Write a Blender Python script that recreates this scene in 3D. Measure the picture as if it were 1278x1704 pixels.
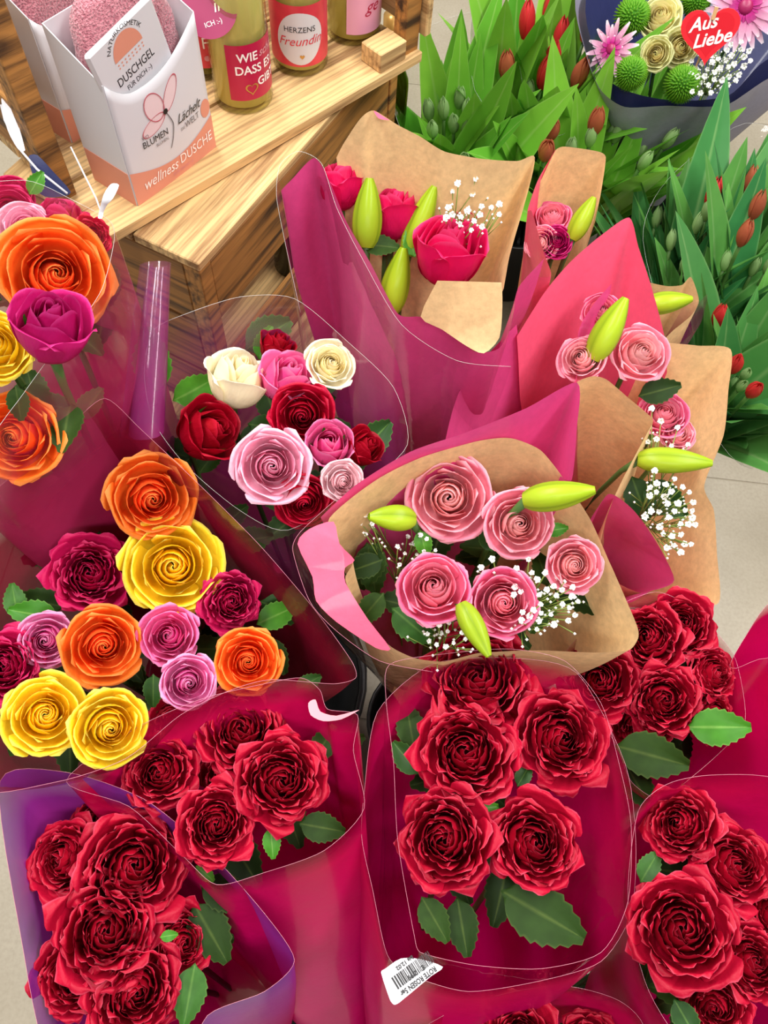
import bpy, bmesh, math, random
from mathutils import Vector, Matrix, noise
random.seed(7)
S = bpy.context.scene
COL = S.collection
for o in list(bpy.data.objects): bpy.data.objects.remove(o)

# ---------------------------------------------------------------- camera
FPX, CZ = 1300.0, 1.45
RM = Matrix.Rotation(math.radians(26.643), 3, 'X') @ Matrix.Rotation(math.radians(6.515), 3, 'Z')
cd = bpy.data.cameras.new('camera'); cam = bpy.data.objects.new('camera', cd); COL.objects.link(cam)
cam.matrix_world = Matrix.Translation((0, 0, CZ)) @ RM.to_4x4()
cd.sensor_fit = 'VERTICAL'; cd.sensor_height = 36; cd.lens = FPX / 1704 * 36; cd.clip_start = .01
S.camera = cam
# ---------------------------------------------------------------- light
w = bpy.data.worlds.new('shop_light'); S.world = w; w.use_nodes = True
w.node_tree.nodes['Background'].inputs[0].default_value = (.95, .97, 1, 1)
w.node_tree.nodes['Background'].inputs[1].default_value = .25
def area(x, y, z, sx, sy, e, rot=(0, 0, 0), col=(1, .98, .95)):
    l = bpy.data.lights.new('ceiling_light', 'AREA'); l.shape = 'RECTANGLE'; l.size = sx; l.size_y = sy
    l.energy = e; l.color = col
    o = bpy.data.objects.new('ceiling_light', l); COL.objects.link(o); o.location = (x, y, z); o.rotation_euler = rot
area(-.9, 1.3, 3.0, .35, 2.6, 118)
area(1.3, 1.0, 3.0, .35, 2.6, 108)
area(.2, -1.2, 2.9, 2.0, .35, 52)
vs = S.view_settings
vs.view_transform = 'Standard'; vs.look = 'None'; vs.exposure = -.12; vs.gamma = 1

# ---------------------------------------------------------------- helpers
def V(*a): return Vector(a)
CAMP = V(0, 0, CZ)
RIGHT, UPI, BACK = RM @ V(1, 0, 0), RM @ V(0, 1, 0), RM @ V(0, 0, 1)
def ray(u, v): return RM @ V((u - 639) / FPX, -(v - 852) / FPX, -1)
def pix(u, v, z):
    d = ray(u, v); return CAMP + d * ((z - CZ) / d.z)
def depth(p): return -(RM.transposed() @ (p - CAMP)).z
def lin(r, g, b):
    f = lambda c: (c / 255 / 12.92) if c / 255 <= .04045 else ((c / 255 + .055) / 1.055) ** 2.4
    return (f(r), f(g), f(b), 1)
def tag(o, label, cat, group=None, kind=None):
    if label: o['label'] = label
    if cat: o['category'] = cat
    if group: o['group'] = group
    if kind: o['kind'] = kind
    return o
def empty(name, loc):
    o = bpy.data.objects.new(name, None); COL.objects.link(o); o.location = loc; o.empty_display_size = .02
    return o
def rawmesh(name, vs_, fs, smooth=True, attrs=None, mat=None):
    m = bpy.data.meshes.new(name); m.from_pydata([tuple(v) for v in vs_], [], fs)
    if smooth: m.polygons.foreach_set('use_smooth', [True] * len(m.polygons))
    for k, vals in (attrs or {}).items():
        if isinstance(vals[0], (tuple, list)):
            a = m.attributes.new(k, 'FLOAT_VECTOR', 'POINT'); a.data.foreach_set('vector', [c for t in vals for c in t])
        else:
            a = m.attributes.new(k, 'FLOAT', 'POINT'); a.data.foreach_set('value', vals)
    if mat: m.materials.append(mat)
    m.update(); return m
def put(name, mesh, parent=None, M=None):
    """world matrix M; parent is an unrotated empty or a mesh object whose world matrix is stored in WM"""
    o = bpy.data.objects.new(name, mesh); COL.objects.link(o)
    M = M or Matrix.Identity(4)
    WM[o.name] = M
    if parent:
        o.parent = parent
        PM = WM.get(parent.name) or Matrix.Translation(parent.location)
        o.matrix_basis = PM.inverted() @ M
    else: o.matrix_basis = M
    return o
WM = {}
def mk(name, vs_, fs, mat, parent=None, smooth=True, attrs=None, M=None):
    return put(name, rawmesh(name, vs_, fs, smooth, attrs, mat), parent, M)
def frame(p, z, x=None, s=1.0):
    z = z.normalized(); x = x or V(1, .13, .07)
    x = (x - z * x.dot(z)).normalized(); y = z.cross(x)
    m = Matrix((x, y, z)).transposed().to_4x4()
    return Matrix.Translation(p) @ m @ Matrix.Scale(s, 4)
def tube(pts, radii, n=6):
    vs_, fs = [], []
    for i, p in enumerate(pts):
        t = (pts[min(i + 1, len(pts) - 1)] - pts[max(i - 1, 0)]).normalized()
        a = t.orthogonal().normalized() if abs(t.z) > .999 else t.cross(V(0, 0, 1)).normalized()
        b = t.cross(a); r = radii[i] if isinstance(radii, (list, tuple)) else radii
        for k in range(n):
            q = 2 * math.pi * k / n; vs_.append(p + (a * math.cos(q) + b * math.sin(q)) * r)
    for i in range(len(pts) - 1):
        for k in range(n):
            fs.append((i * n + k, i * n + (k + 1) % n, (i + 1) * n + (k + 1) % n, (i + 1) * n + k))
    fs.append(tuple(range(n))[::-1]); fs.append(tuple(range((len(pts) - 1) * n, len(pts) * n)))
    return vs_, fs
def merge(*parts):
    vs_, fs = [], []
    for a, b in parts:
        k = len(vs_); vs_ += list(a); fs += [tuple(i + k for i in f) for f in b]
    return vs_, fs
def boxg(x0, x1, y0, y1, z0, z1):
    v = [V(x, y, z) for z in (z0, z1) for y in (y0, y1) for x in (x0, x1)]
    return v, [(0, 2, 3, 1), (4, 5, 7, 6), (0, 1, 5, 4), (2, 6, 7, 3), (0, 4, 6, 2), (1, 3, 7, 5)]
def bevbox(name, x0, x1, y0, y1, z0, z1, mat, parent, M, r=.0015):
    bm = bmesh.new(); a, b = boxg(x0, x1, y0, y1, z0, z1)
    bv = [bm.verts.new(p) for p in a]; [bm.faces.new([bv[i] for i in f]) for f in b]
    bmesh.ops.bevel(bm, geom=bm.edges[:], offset=r, segments=1, affect='EDGES')
    m = bpy.data.meshes.new(name); bm.to_mesh(m); bm.free(); m.materials.append(mat)
    return put(name, m, parent, M)
def lathe(prof, n=24):
    vs_, fs = [], []
    for r, z in prof:
        for k in range(n):
            q = 2 * math.pi * k / n; vs_.append(V(r * math.cos(q), r * math.sin(q), z))
    for i in range(len(prof) - 1):
        for k in range(n):
            fs.append((i * n + k, i * n + (k + 1) % n, (i + 1) * n + (k + 1) % n, (i + 1) * n + k))
    return vs_, fs
def spline(pts, per=8, closed=False):
    n = len(pts); out = []
    for i in range(n if closed else n - 1):
        if closed: p0, p1, p2, p3 = pts[i - 1], pts[i], pts[(i + 1) % n], pts[(i + 2) % n]
        else: p0, p1, p2, p3 = pts[max(i - 1, 0)], pts[i], pts[i + 1], pts[min(i + 2, n - 1)]
        # centripetal-ish tension to keep corners tidy
        for k in range(per):
            t = k / per; m1 = (p2 - p0) * .38; m2 = (p3 - p1) * .38
            L = (p2 - p1).length
            if m1.length > L: m1 = m1.normalized() * L
            if m2.length > L: m2 = m2.normalized() * L
            out.append(p1 * (2*t**3 - 3*t*t + 1) + m1 * (t**3 - 2*t*t + t) + p2 * (-2*t**3 + 3*t*t) + m2 * (t**3 - t*t))
    if not closed: out.append(pts[-1])
    return out

# ---------------------------------------------------------------- materials
def nodes(name):
    m = bpy.data.materials.new(name); m.use_nodes = True; nt = m.node_tree; nt.nodes.clear()
    out = nt.nodes.new('ShaderNodeOutputMaterial'); return m, nt, out
def N(nt, t, **k):
    n = nt.nodes.new(t)
    for a, b in k.items(): setattr(n, a, b)
    return n
def mixc(nt, fac, a, b, mode='MIX'):
    n = N(nt, 'ShaderNodeMix', data_type='RGBA', blend_type=mode)
    for s, x in ((n.inputs[0], fac), (n.inputs[6], a), (n.inputs[7], b)):
        if hasattr(x, 'links') or hasattr(x, 'is_linked'): nt.links.new(x, s)
        else: s.default_value = x
    return n.outputs[2]
def rng(nt, x, a, b, c=0., d=1.):
    n = N(nt, 'ShaderNodeMapRange'); nt.links.new(x, n.inputs[0])
    for i, q in enumerate((a, b, c, d)): n.inputs[i + 1].default_value = q
    return n.outputs[0]
def noisen(nt, scale, detail=3, vec=None, rough=.5):
    n = N(nt, 'ShaderNodeTexNoise'); n.inputs['Scale'].default_value = scale; n.inputs['Detail'].default_value = detail
    n.inputs['Roughness'].default_value = rough
    if vec: nt.links.new(vec, n.inputs['Vector'])
    return n.outputs['Fac']
def coord(nt, which='Object', scale=None):
    c = N(nt, 'ShaderNodeTexCoord').outputs[which]
    if scale:
        m = N(nt, 'ShaderNodeMapping'); m.inputs['Scale'].default_value = scale; nt.links.new(c, m.inputs[0]); c = m.outputs[0]
    return c
def pbsdf(nt, col=None, rough=.5, **k):
    p = N(nt, 'ShaderNodeBsdfPrincipled'); p.inputs['Roughness'].default_value = rough
    if col is not None:
        if hasattr(col, 'is_linked'): nt.links.new(col, p.inputs['Base Color'])
        else: p.inputs['Base Color'].default_value = col
    for a, b in k.items():
        s = p.inputs[a.replace('_', ' ')]
        if hasattr(b, 'is_linked'): nt.links.new(b, s)
        else: s.default_value = b
    return p
def bump(nt, p, h, strength, dist=.002):
    b = N(nt, 'ShaderNodeBump'); b.inputs['Strength'].default_value = strength; b.inputs['Distance'].default_value = dist
    nt.links.new(h, b.inputs['Height']); nt.links.new(b.outputs[0], p.inputs['Normal'])
def plain(name, col, rough=.5, var=0., scale=40, **k):
    m, nt, out = nodes(name)
    c = col
    if var:
        f = noisen(nt, scale, 4, coord(nt))
        c = mixc(nt, f, tuple(x * (1 - var) for x in col[:3]) + (1,), tuple(min(1, x * (1 + var)) for x in col[:3]) + (1,))
    p = pbsdf(nt, c, rough, **k); nt.links.new(p.outputs[0], out.inputs[0]); return m
def fresnel(nt, ior):
    f = N(nt, 'ShaderNodeFresnel'); g = N(nt, 'ShaderNodeNewGeometry')
    nt.links.new(rng(nt, g.outputs['Backfacing'], 0, 1, ior, 1 / ior), f.inputs[0]); return f
def petal_mat(name, inner, outer, rim, rimw=.8, rough=.5, trans=.34):
    m, nt, out = nodes(name)
    a = N(nt, 'ShaderNodeAttribute', attribute_name='pc'); sp = N(nt, 'ShaderNodeSeparateXYZ'); nt.links.new(a.outputs['Vector'], sp.inputs[0])
    c = mixc(nt, rng(nt, sp.outputs[1], .05, .95), inner, outer)
    c = mixc(nt, rng(nt, sp.outputs[2], rimw, 1.0), c, rim)
    oi = N(nt, 'ShaderNodeObjectInfo')
    f = noisen(nt, 3.0, 4, coord(nt))
    hs = N(nt, 'ShaderNodeHueSaturation'); nt.links.new(c, hs.inputs['Color'])
    nt.links.new(rng(nt, oi.outputs['Random'], 0, 1, .82, 1.12), hs.inputs['Value'])
    c = mixc(nt, rng(nt, f, .4, .8, 0, .15), hs.outputs[0], tuple(x * .6 for x in outer[:3]) + (1,))
    p = pbsdf(nt, c, rough, Specular_IOR_Level=.25)
    v = noisen(nt, 7, 2, coord(nt, 'Object', (1, 1, .3))); bump(nt, p, v, .25, .004)
    t = N(nt, 'ShaderNodeBsdfTranslucent'); nt.links.new(c, t.inputs[0])
    mx = N(nt, 'ShaderNodeMixShader'); mx.inputs[0].default_value = trans
    nt.links.new(p.outputs[0], mx.inputs[1]); nt.links.new(t.outputs[0], mx.inputs[2]); nt.links.new(mx.outputs[0], out.inputs[0])
    return m
def leaf_mat(name, a, b, vein, rough=.4):
    m, nt, out = nodes(name)
    at = N(nt, 'ShaderNodeAttribute', attribute_name='pc'); sp = N(nt, 'ShaderNodeSeparateXYZ'); nt.links.new(at.outputs['Vector'], sp.inputs[0])
    oi = N(nt, 'ShaderNodeObjectInfo')
    c = mixc(nt, oi.outputs['Random'], a, b)
    wv = N(nt, 'ShaderNodeTexWave', wave_type='BANDS'); wv.inputs['Scale'].default_value = 3.2; wv.inputs['Distortion'].default_value = .6
    nt.links.new(sp.outputs[1], wv.inputs[0]) if False else None
    c = mixc(nt, rng(nt, sp.outputs[2], .0, .12, .55, 0), c, vein)
    c = mixc(nt, rng(nt, sp.outputs[2], .9, 1, 0, .45), c, vein)
    f = noisen(nt, 4, 4, coord(nt)); c = mixc(nt, rng(nt, f, .35, .7, 0, .35), c, tuple(x * .5 for x in a[:3]) + (1,))
    p = pbsdf(nt, c, rough, Specular_IOR_Level=.18)
    t = N(nt, 'ShaderNodeBsdfTranslucent'); nt.links.new(c, t.inputs[0])
    mx = N(nt, 'ShaderNodeMixShader'); mx.inputs[0].default_value = .2
    nt.links.new(p.outputs[0], mx.inputs[1]); nt.links.new(t.outputs[0], mx.inputs[2]); nt.links.new(mx.outputs[0], out.inputs[0])
    return m
def paper_mat(name, col, rough=.7, coat=0., fibre=.15):
    m, nt, out = nodes(name)
    f = noisen(nt, 130, 5, coord(nt), .65); g = noisen(nt, 9, 3, coord(nt))
    c = mixc(nt, rng(nt, f, .3, .7), tuple(x * (1 - fibre) for x in col[:3]) + (1,), tuple(min(1, x * (1 + fibre)) for x in col[:3]) + (1,))
    c = mixc(nt, rng(nt, g, .35, .7, 0, .3), c, tuple(x * .75 for x in col[:3]) + (1,))
    p = pbsdf(nt, c, rough, Coat_Weight=coat, Coat_Roughness=.08)
    bump(nt, p, noisen(nt, 14, 6, coord(nt), .6), .35, .006)
    t = N(nt, 'ShaderNodeBsdfTranslucent'); nt.links.new(c, t.inputs[0])
    mx = N(nt, 'ShaderNodeMixShader'); mx.inputs[0].default_value = .18
    nt.links.new(p.outputs[0], mx.inputs[1]); nt.links.new(t.outputs[0], mx.inputs[2]); nt.links.new(mx.outputs[0], out.inputs[0])
    return m
def sleeve_mat(name, rimc, lowc, a0=.15, a1=.97, s0=.02, s1=.18):
    """clear plastic sleeve with a printed colour that fades out to clear at the rim (attribute s: 0 rim, 1 base)"""
    m, nt, out = nodes(name)
    s = N(nt, 'ShaderNodeAttribute', attribute_name='s').outputs['Fac']
    c = mixc(nt, rng(nt, s, .0, .45), rimc, lowc)
    f = noisen(nt, 10, 4, coord(nt)); c = mixc(nt, rng(nt, f, .35, .7, 0, .35), c, tuple(x * .55 for x in lowc[:3]) + (1,))
    p = pbsdf(nt, c, .42, Coat_Weight=.3, Coat_Roughness=.12, Specular_IOR_Level=.3)
    bump(nt, p, noisen(nt, 9, 5, coord(nt), .6), .4, .008)
    tl = N(nt, 'ShaderNodeBsdfTranslucent'); nt.links.new(c, tl.inputs[0])
    m1 = N(nt, 'ShaderNodeMixShader'); m1.inputs[0].default_value = .3
    nt.links.new(p.outputs[0], m1.inputs[1]); nt.links.new(tl.outputs[0], m1.inputs[2])
    tr = N(nt, 'ShaderNodeBsdfTransparent')
    gl = N(nt, 'ShaderNodeBsdfGlossy'); gl.inputs['Roughness'].default_value = .08
    fr = fresnel(nt, 1.4)
    m0 = N(nt, 'ShaderNodeMixShader'); nt.links.new(fr.outputs[0], m0.inputs[0]); nt.links.new(tr.outputs[0], m0.inputs[1]); nt.links.new(gl.outputs[0], m0.inputs[2])
    mx = N(nt, 'ShaderNodeMixShader'); nt.links.new(rng(nt, s, s0, s1, a0, a1), mx.inputs[0])
    nt.links.new(m0.outputs[0], mx.inputs[1]); nt.links.new(m1.outputs[0], mx.inputs[2]); nt.links.new(mx.outputs[0], out.inputs[0])
    return m
def film_mat(name, tint=(.97, .97, .97, 1), ior=1.42, rough=.06):
    m, nt, out = nodes(name)
    tr = N(nt, 'ShaderNodeBsdfTransparent'); tr.inputs[0].default_value = tint
    gl = N(nt, 'ShaderNodeBsdfGlossy'); gl.inputs['Roughness'].default_value = rough
    fr = fresnel(nt, ior)
    b = N(nt, 'ShaderNodeBump'); b.inputs['Strength'].default_value = .5; b.inputs['Distance'].default_value = .01
    nt.links.new(noisen(nt, 8, 4, coord(nt)), b.inputs['Height']); nt.links.new(b.outputs[0], gl.inputs['Normal']); nt.links.new(b.outputs[0], fr.inputs['Normal'])
    mx = N(nt, 'ShaderNodeMixShader'); nt.links.new(fr.outputs[0], mx.inputs[0]); nt.links.new(tr.outputs[0], mx.inputs[1]); nt.links.new(gl.outputs[0], mx.inputs[2])
    nt.links.new(mx.outputs[0], out.inputs[0]); return m
def wood_mat(name, light, dark, burn=.5):
    m, nt, out = nodes(name)
    c = coord(nt, 'Object', (2.2, 38, 38))
    f = noisen(nt, 1.6, 5, c, .6)
    wv = N(nt, 'ShaderNodeTexWave', wave_type='BANDS', bands_direction='Y'); wv.inputs['Scale'].default_value = 1.1
    wv.inputs['Distortion'].default_value = 5; wv.inputs['Detail'].default_value = 3; nt.links.new(coord(nt, 'Object', (4, 34, 34)), wv.inputs[0])
    col = mixc(nt, rng(nt, wv.outputs['Fac'], .45, 1, 0, .55), light, tuple(x * .55 for x in light[:3]) + (1,))
    col = mixc(nt, rng(nt, f, .44, .64, 0, burn), col, dark)
    k = N(nt, 'ShaderNodeTexVoronoi'); k.inputs['Scale'].default_value = 5; nt.links.new(coord(nt, 'Object', (1, 1.6, 1.6)), k.inputs[0])
    col = mixc(nt, rng(nt, k.outputs['Distance'], .03, .10, .8, 0), col, tuple(x * .8 for x in dark[:3]) + (1,))
    p = pbsdf(nt, col, .65); bump(nt, p, f, .4, .003); nt.links.new(p.outputs[0], out.inputs[0]); return m
K = {}
def C3(n, i, o, r, **k): K[n] = petal_mat('petal_' + n, lin(*i), lin(*o), lin(*r), **k)
C3('red', (164, 3, 32), (180, 8, 46), (208, 66, 92), rimw=.95, trans=.15)
C3('cherry', (170, 4, 30), (205, 10, 55), (215, 40, 80), rimw=.9)
C3('dark_red', (165, 8, 26), (165, 0, 30), (190, 20, 50), rimw=.9)
C3('cerise', (170, 0, 55), (205, 20, 90), (225, 60, 120), rimw=.9)
C3('hot_pink', (225, 20, 90), (228, 18, 95), (240, 70, 130), rimw=.9)
C3('plum', (175, 0, 85), (205, 30, 120), (215, 60, 140), rimw=.9)
C3('orange', (250, 90, 45), (255, 130, 42), (255, 160, 80), rimw=.85)
C3('yellow', (255, 212, 10), (255, 226, 50), (255, 238, 110), rimw=.85)
C3('pink', (232, 80, 165), (240, 140, 195), (248, 180, 215), rimw=.8)
C3('bright_pink', (235, 60, 150), (240, 110, 170), (246, 150, 195), rimw=.85)
C3('light_pink', (245, 150, 185), (250, 190, 212), (252, 205, 222), rimw=.85)
C3('pale_pink', (250, 205, 212), (252, 214, 220), (255, 225, 228), rimw=.85)
C3('salmon', (255, 205, 198), (250, 148, 172), (254, 190, 200), rimw=.85)
C3('deep_salmon', (252, 172, 182), (244, 108, 155), (250, 165, 188), rimw=.85)
C3('ivory', (252, 236, 176), (255, 247, 216), (255, 250, 226), rimw=.85)
C3('cream', (245, 225, 170), (238, 236, 180), (228, 232, 160), rimw=.85)
C3('tulip_red', (215, 30, 40), (222, 60, 62), (232, 110, 90), rimw=.8, rough=.35)
C3('tulip_blush', (200, 90, 66), (196, 112, 78), (214, 90, 74), rimw=.8, rough=.35)
C3('tulip_green', (150, 185, 110), (160, 195, 130), (190, 210, 150), rimw=.8, rough=.35)
C3('lily', (190, 205, 60), (176, 205, 40), (140, 170, 30), rimw=.6, rough=.35)
C3('gerbera', (200, 40, 140), (250, 205, 225), (255, 240, 246), rimw=.8)
C3('mum', (70, 140, 20), (120, 180, 40), (150, 200, 70), rimw=.7)
K['gyp'] = plain('gypsophila_white', lin(250, 250, 246), .6)
K['gyp_stem'] = plain('gypsophila_stem', lin(120, 140, 60), .6)
K['leaf'] = leaf_mat('rose_leaf', lin(38, 72, 30), lin(62, 110, 40), lin(110, 150, 70), .45)
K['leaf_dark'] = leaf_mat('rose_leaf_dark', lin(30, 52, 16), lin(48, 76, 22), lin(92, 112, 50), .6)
K['leaf_fresh'] = leaf_mat('rose_leaf_fresh', lin(60, 125, 30), lin(84, 150, 45), lin(140, 185, 90), .4)
K['tleaf'] = leaf_mat('tulip_leaf', lin(84, 160, 44), lin(140, 200, 66), lin(165, 205, 110), .32)
K['tleaf_blue'] = leaf_mat('tulip_leaf_bluish', lin(56, 128, 72), lin(110, 172, 76), lin(150, 190, 120), .32)
K['stem'] = plain('green_stem', lin(70, 105, 45), .5, .2)
K['kraft'] = paper_mat('kraft_paper', lin(238, 202, 146), .75)
K['pinkp'] = paper_mat('pink_paper', lin(222, 72, 138), .55, .55, .06)
K['rosep'] = paper_mat('rose_pink_paper', lin(240, 90, 125), .6, .2, .06)
K['greyp'] = paper_mat('lilac_grey_paper', lin(150, 145, 165), .6, .2, .06)
K['navy'] = paper_mat('navy_paper', lin(38, 44, 92), .5, .2, .06)
K['film'] = film_mat('clear_film')
K['film_edge'] = plain('film_edge', lin(205, 130, 150), .2)
K['edge_clear'] = plain('film_edge_clear', lin(205, 205, 200), .2)
K['sl_red'] = sleeve_mat('sleeve_crimson', lin(200, 6, 66), lin(228, 0, 122), .2, 1., .0, .05)
K['sl_dark'] = sleeve_mat('sleeve_wine', lin(150, 18, 52), lin(128, 4, 44), .25, .96, .0, .10)
K['sl_rose'] = sleeve_mat('sleeve_rose', lin(200, 70, 120), lin(205, 20, 90), .1, .96, .02, .30)
K['sl_plum'] = sleeve_mat('sleeve_plum', lin(160, 60, 130), lin(150, 20, 100), .1, .92, .01, .25)
K['sl_purple'] = sleeve_mat('sleeve_purple', lin(138, 56, 170), lin(210, 4, 115), .75, 1., .0, .08)
K['wood'] = wood_mat('flamed_pine', lin(222, 184, 126), lin(112, 68, 30), .85)
K['burnt'] = wood_mat('burnt_pine', lin(176, 122, 60), lin(44, 26, 14), .95)
K['white'] = plain('white_card', lin(216, 214, 218), .5)
K['blush'] = plain('salmon_card', lin(222, 146, 122), .5, .04)
K['ink'] = plain('black_ink', lin(30, 28, 30), .5)
K['inkgrey'] = plain('grey_ink', lin(110, 104, 108), .5)
K['white_ink'] = plain('white_ink', lin(250, 244, 240), .5)
K['rose_ink'] = plain('rose_ink', lin(214, 140, 150), .5)
K['rose_dk'] = plain('rose_line', lin(190, 90, 105), .5)
K['magenta_ink'] = plain('magenta_ink', lin(196, 30, 100), .4)
K['label_red'] = plain('label_red', lin(186, 18, 70), .35)
K['label_coral'] = plain('label_coral', lin(214, 58, 74), .35, .25, 60)
K['label_pink'] = plain('label_pink', lin(240, 170, 200), .35)
K['gold'] = plain('gold_ink', lin(196, 150, 80), .3, Metallic=.5)
K['tag_wine'] = plain('tag_wine', lin(150, 20, 80), .4)
K['tag_rose'] = plain('tag_rose', lin(196, 60, 90), .4)
K['heart'] = plain('red_heart_paint', lin(236, 34, 48), .4)
K['heart_dk'] = plain('red_heart_print', lin(214, 22, 40), .4)
K['bucket'] = plain('black_bucket_plastic', lin(24, 24, 26), .4)
K['glass'] = film_mat('bottle_glass', lin(246, 247, 228), 1.45, .04)
K['gglass'] = film_mat('green_glass', lin(150, 150, 70), 1.45, .04)
K['wire'] = plain('white_string', lin(225, 225, 230), .5)
K['clip'] = plain('clothespin_wood', lin(205, 160, 110), .6)
def liquid(name, col):
    m, nt, out = nodes(name)
    a = N(nt, 'ShaderNodeBsdfTransparent'); a.inputs[0].default_value = col
    p = pbsdf(nt, tuple(x * .9 for x in col[:3]) + (1,), .1)
    mx = N(nt, 'ShaderNodeMixShader'); mx.inputs[0].default_value = .8
    nt.links.new(a.outputs[0], mx.inputs[1]); nt.links.new(p.outputs[0], mx.inputs[2]); nt.links.new(mx.outputs[0], out.inputs[0]); return m
K['wine'] = liquid('pale_wine', lin(238, 230, 156))
K['wine_g'] = liquid('green_wine', lin(140, 135, 50))
def towel_mat():
    m, nt, out = nodes('pink_terry')
    f = noisen(nt, 420, 2, coord(nt)); g = noisen(nt, 30, 3, coord(nt))
    c = mixc(nt, rng(nt, f, .3, .7), lin(150, 72, 88), lin(226, 150, 160)); c = mixc(nt, rng(nt, g, .3, .7, 0, .3), c, lin(170, 90, 105))
    p = pbsdf(nt, c, .95, Sheen_Weight=.4); bump(nt, p, f, 1., .004); nt.links.new(p.outputs[0], out.inputs[0]); return m
K['towel'] = towel_mat()
def floor_mat():
    m, nt, out = nodes('floor_tile')
    f = noisen(nt, 3.5, 6, coord(nt), .6); g = noisen(nt, 160, 3, coord(nt))
    c = mixc(nt, rng(nt, f, .3, .72), lin(160, 149, 128), lin(184, 174, 155)); c = mixc(nt, rng(nt, g, .4, .7, 0, .3), c, lin(140, 128, 108))
    p = pbsdf(nt, c, .4); bump(nt, p, g, .1, .001); nt.links.new(p.outputs[0], out.inputs[0]); return m
K['floor'] = floor_mat(); K['grout'] = plain('grout', lin(156, 146, 127), .8, .1)

# ---------------------------------------------------------------- floor
fl = mk('floor', [V(-3, -2, -.0015), V(4, -2, -.0015), V(4, 5, -.0015), V(-3, 5, -.0015)], [(0, 1, 2, 3)], K['grout'], smooth=False)
tag(fl, 'beige stone tile shop floor under the flower buckets', None, kind='structure')
tv, tf = boxg(.002, .598, .002, .598, -.012, 0)
tm = rawmesh('tile', tv, tf, False, mat=K['floor'])
for i in range(-4, 6):
    for j in range(-4, 8): put('tile', tm, fl, Matrix.Translation((i * .6 - .12, j * .6 + .30, 0)))

wallm = plain('shop_wall', lin(205, 202, 196), .8, .03)
for nm, bx, lb in [('wall_back', (-3, 4, 5, 5.1, 0, 3.2), 'pale plaster shop wall far behind the flowers'), ('wall_left', (-3.1, -3, -2, 5, 0, 3.2), 'pale plaster shop wall beyond the wooden crates'), ('wall_right', (4, 4.1, -2, 5, 0, 3.2), 'pale plaster shop wall beyond the tulips')]:
    wv_, wf_ = boxg(*bx); tag(mk(nm, wv_, wf_, wallm, smooth=False), lb, None, kind='structure')
# ---------------------------------------------------------------- flower parts
def petal_mesh(o, kind, seed):
    """one petal of a bloom of unit radius; o = 0 centre .. 1 outermost"""
    rnd = random.Random(seed)
    NA, NS = (13, 8) if kind == 'full' else (9, 8)
    if kind == 'bud':
        P = [V(.14, 0, -1.05), V(.62 + .42 * o, 0, -.95), V(.16 + .66 * o, 0, .1), V(.08 + .74 * o ** 1.1, 0, .62 - .18 * o)]
        H = .42 + .46 * o
        if o > .85: P[3] = V(1.0, 0, .26); P[2] = V(.80, 0, .42)
    elif kind == 'full':
        P = [V(.08, 0, -.55), V(.36 + .66 * o, 0, -.50), V(.08 + .78 * o, 0, .34 - .06 * o), V(.03 + .97 * o, 0, .40 - .46 * o * o + rnd.uniform(-.05, .05))]
        H = .34 + .42 * o
    else:
        P = [V(.10, 0, -.6), V(.34 + .70 * o, 0, -.52), V(.08 + .76 * o, 0, .36 - .06 * o), V(.03 + .97 * o, 0, .42 - .44 * o * o)]
        H = .40 + .50 * o
    ph = rnd.uniform(0, 6.28); ph2 = rnd.uniform(0, 6.28); vs_, at = [], []
    for j in range(NS + 1):
        s0 = j / NS
        for i in range(NA):
            a = -1 + 2 * i / (NA - 1)
            s = s0 * (1 - (.13 * abs(a) ** 4 if kind == 'full' else .20 * abs(a) ** 2.4) * s0)
            if kind == 'full': s *= 1 + (.05 * noise.noise(V(a * 2.2, ph, o)) + .025 * noise.noise(V(a * 6, ph, 5))) * s0 ** 3
            q = P[0] * (1 - s) ** 3 + P[1] * 3 * s * (1 - s) ** 2 + P[2] * 3 * s * s * (1 - s) + P[3] * s ** 3
            r, z = max(q.x, .015), q.z
            hw = H * (.25 + .75 * math.sin(math.pi * (.08 + .5 * s0)))
            if s0 > .7: hw *= 1 - .22 * ((s0 - .7) / .3) ** 2
            ang = min(hw / max(r, .05), 2.0 if o < .3 else 1.15) * a
            r += .05 * a * (1 - o) * (.3 + s0) + .02 * o * a
            e = max(0, abs(a) - .45) / .55
            r += (.10 * o + .01) * e * e * s0 ** 2; z -= (.13 * o) * e * e * s0 ** 2
            if kind == 'full':
                ru = s0 ** 3 * (.07 + .09 * o); r += ru * (noise.noise(V(a * 2.0, ph, 1)) + .45 * noise.noise(V(a * 5.5, ph, 2))); z += ru * (noise.noise(V(a * 1.8, ph2, 3)) + .5 * noise.noise(V(a * 5, ph2, 4)))
            else:
                ru = s0 ** 3 * .02 * (.4 + o); r += ru * math.sin(a * 4 + ph); z += ru * math.sin(a * 5 + ph2)
            vs_.append(V(r * math.cos(ang), r * math.sin(ang), z))
            ed = max(s0, abs(a) * (.5 + .5 * s0))
            at.append((s0, o, ed))
    fs = [(j * NA + i, j * NA + i + 1, (j + 1) * NA + i + 1, (j + 1) * NA + i) for j in range(NS) for i in range(NA - 1)]
    return vs_, fs, at
LAY = {'tea': [(.012, 2), (.06, 2), (.13, 3), (.23, 3), (.36, 4), (.55, 4), (.78, 4), (1., 5)],
       'full': [(.05, 2), (.13, 3), (.22, 3), (.32, 4), (.44, 5), (.58, 5), (.76, 6), (1., 6)],
       'bud': [(.05, 2), (.16, 2), (.32, 3), (.55, 3), (.80, 3), (1., 4)]}
PM = {}
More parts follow.
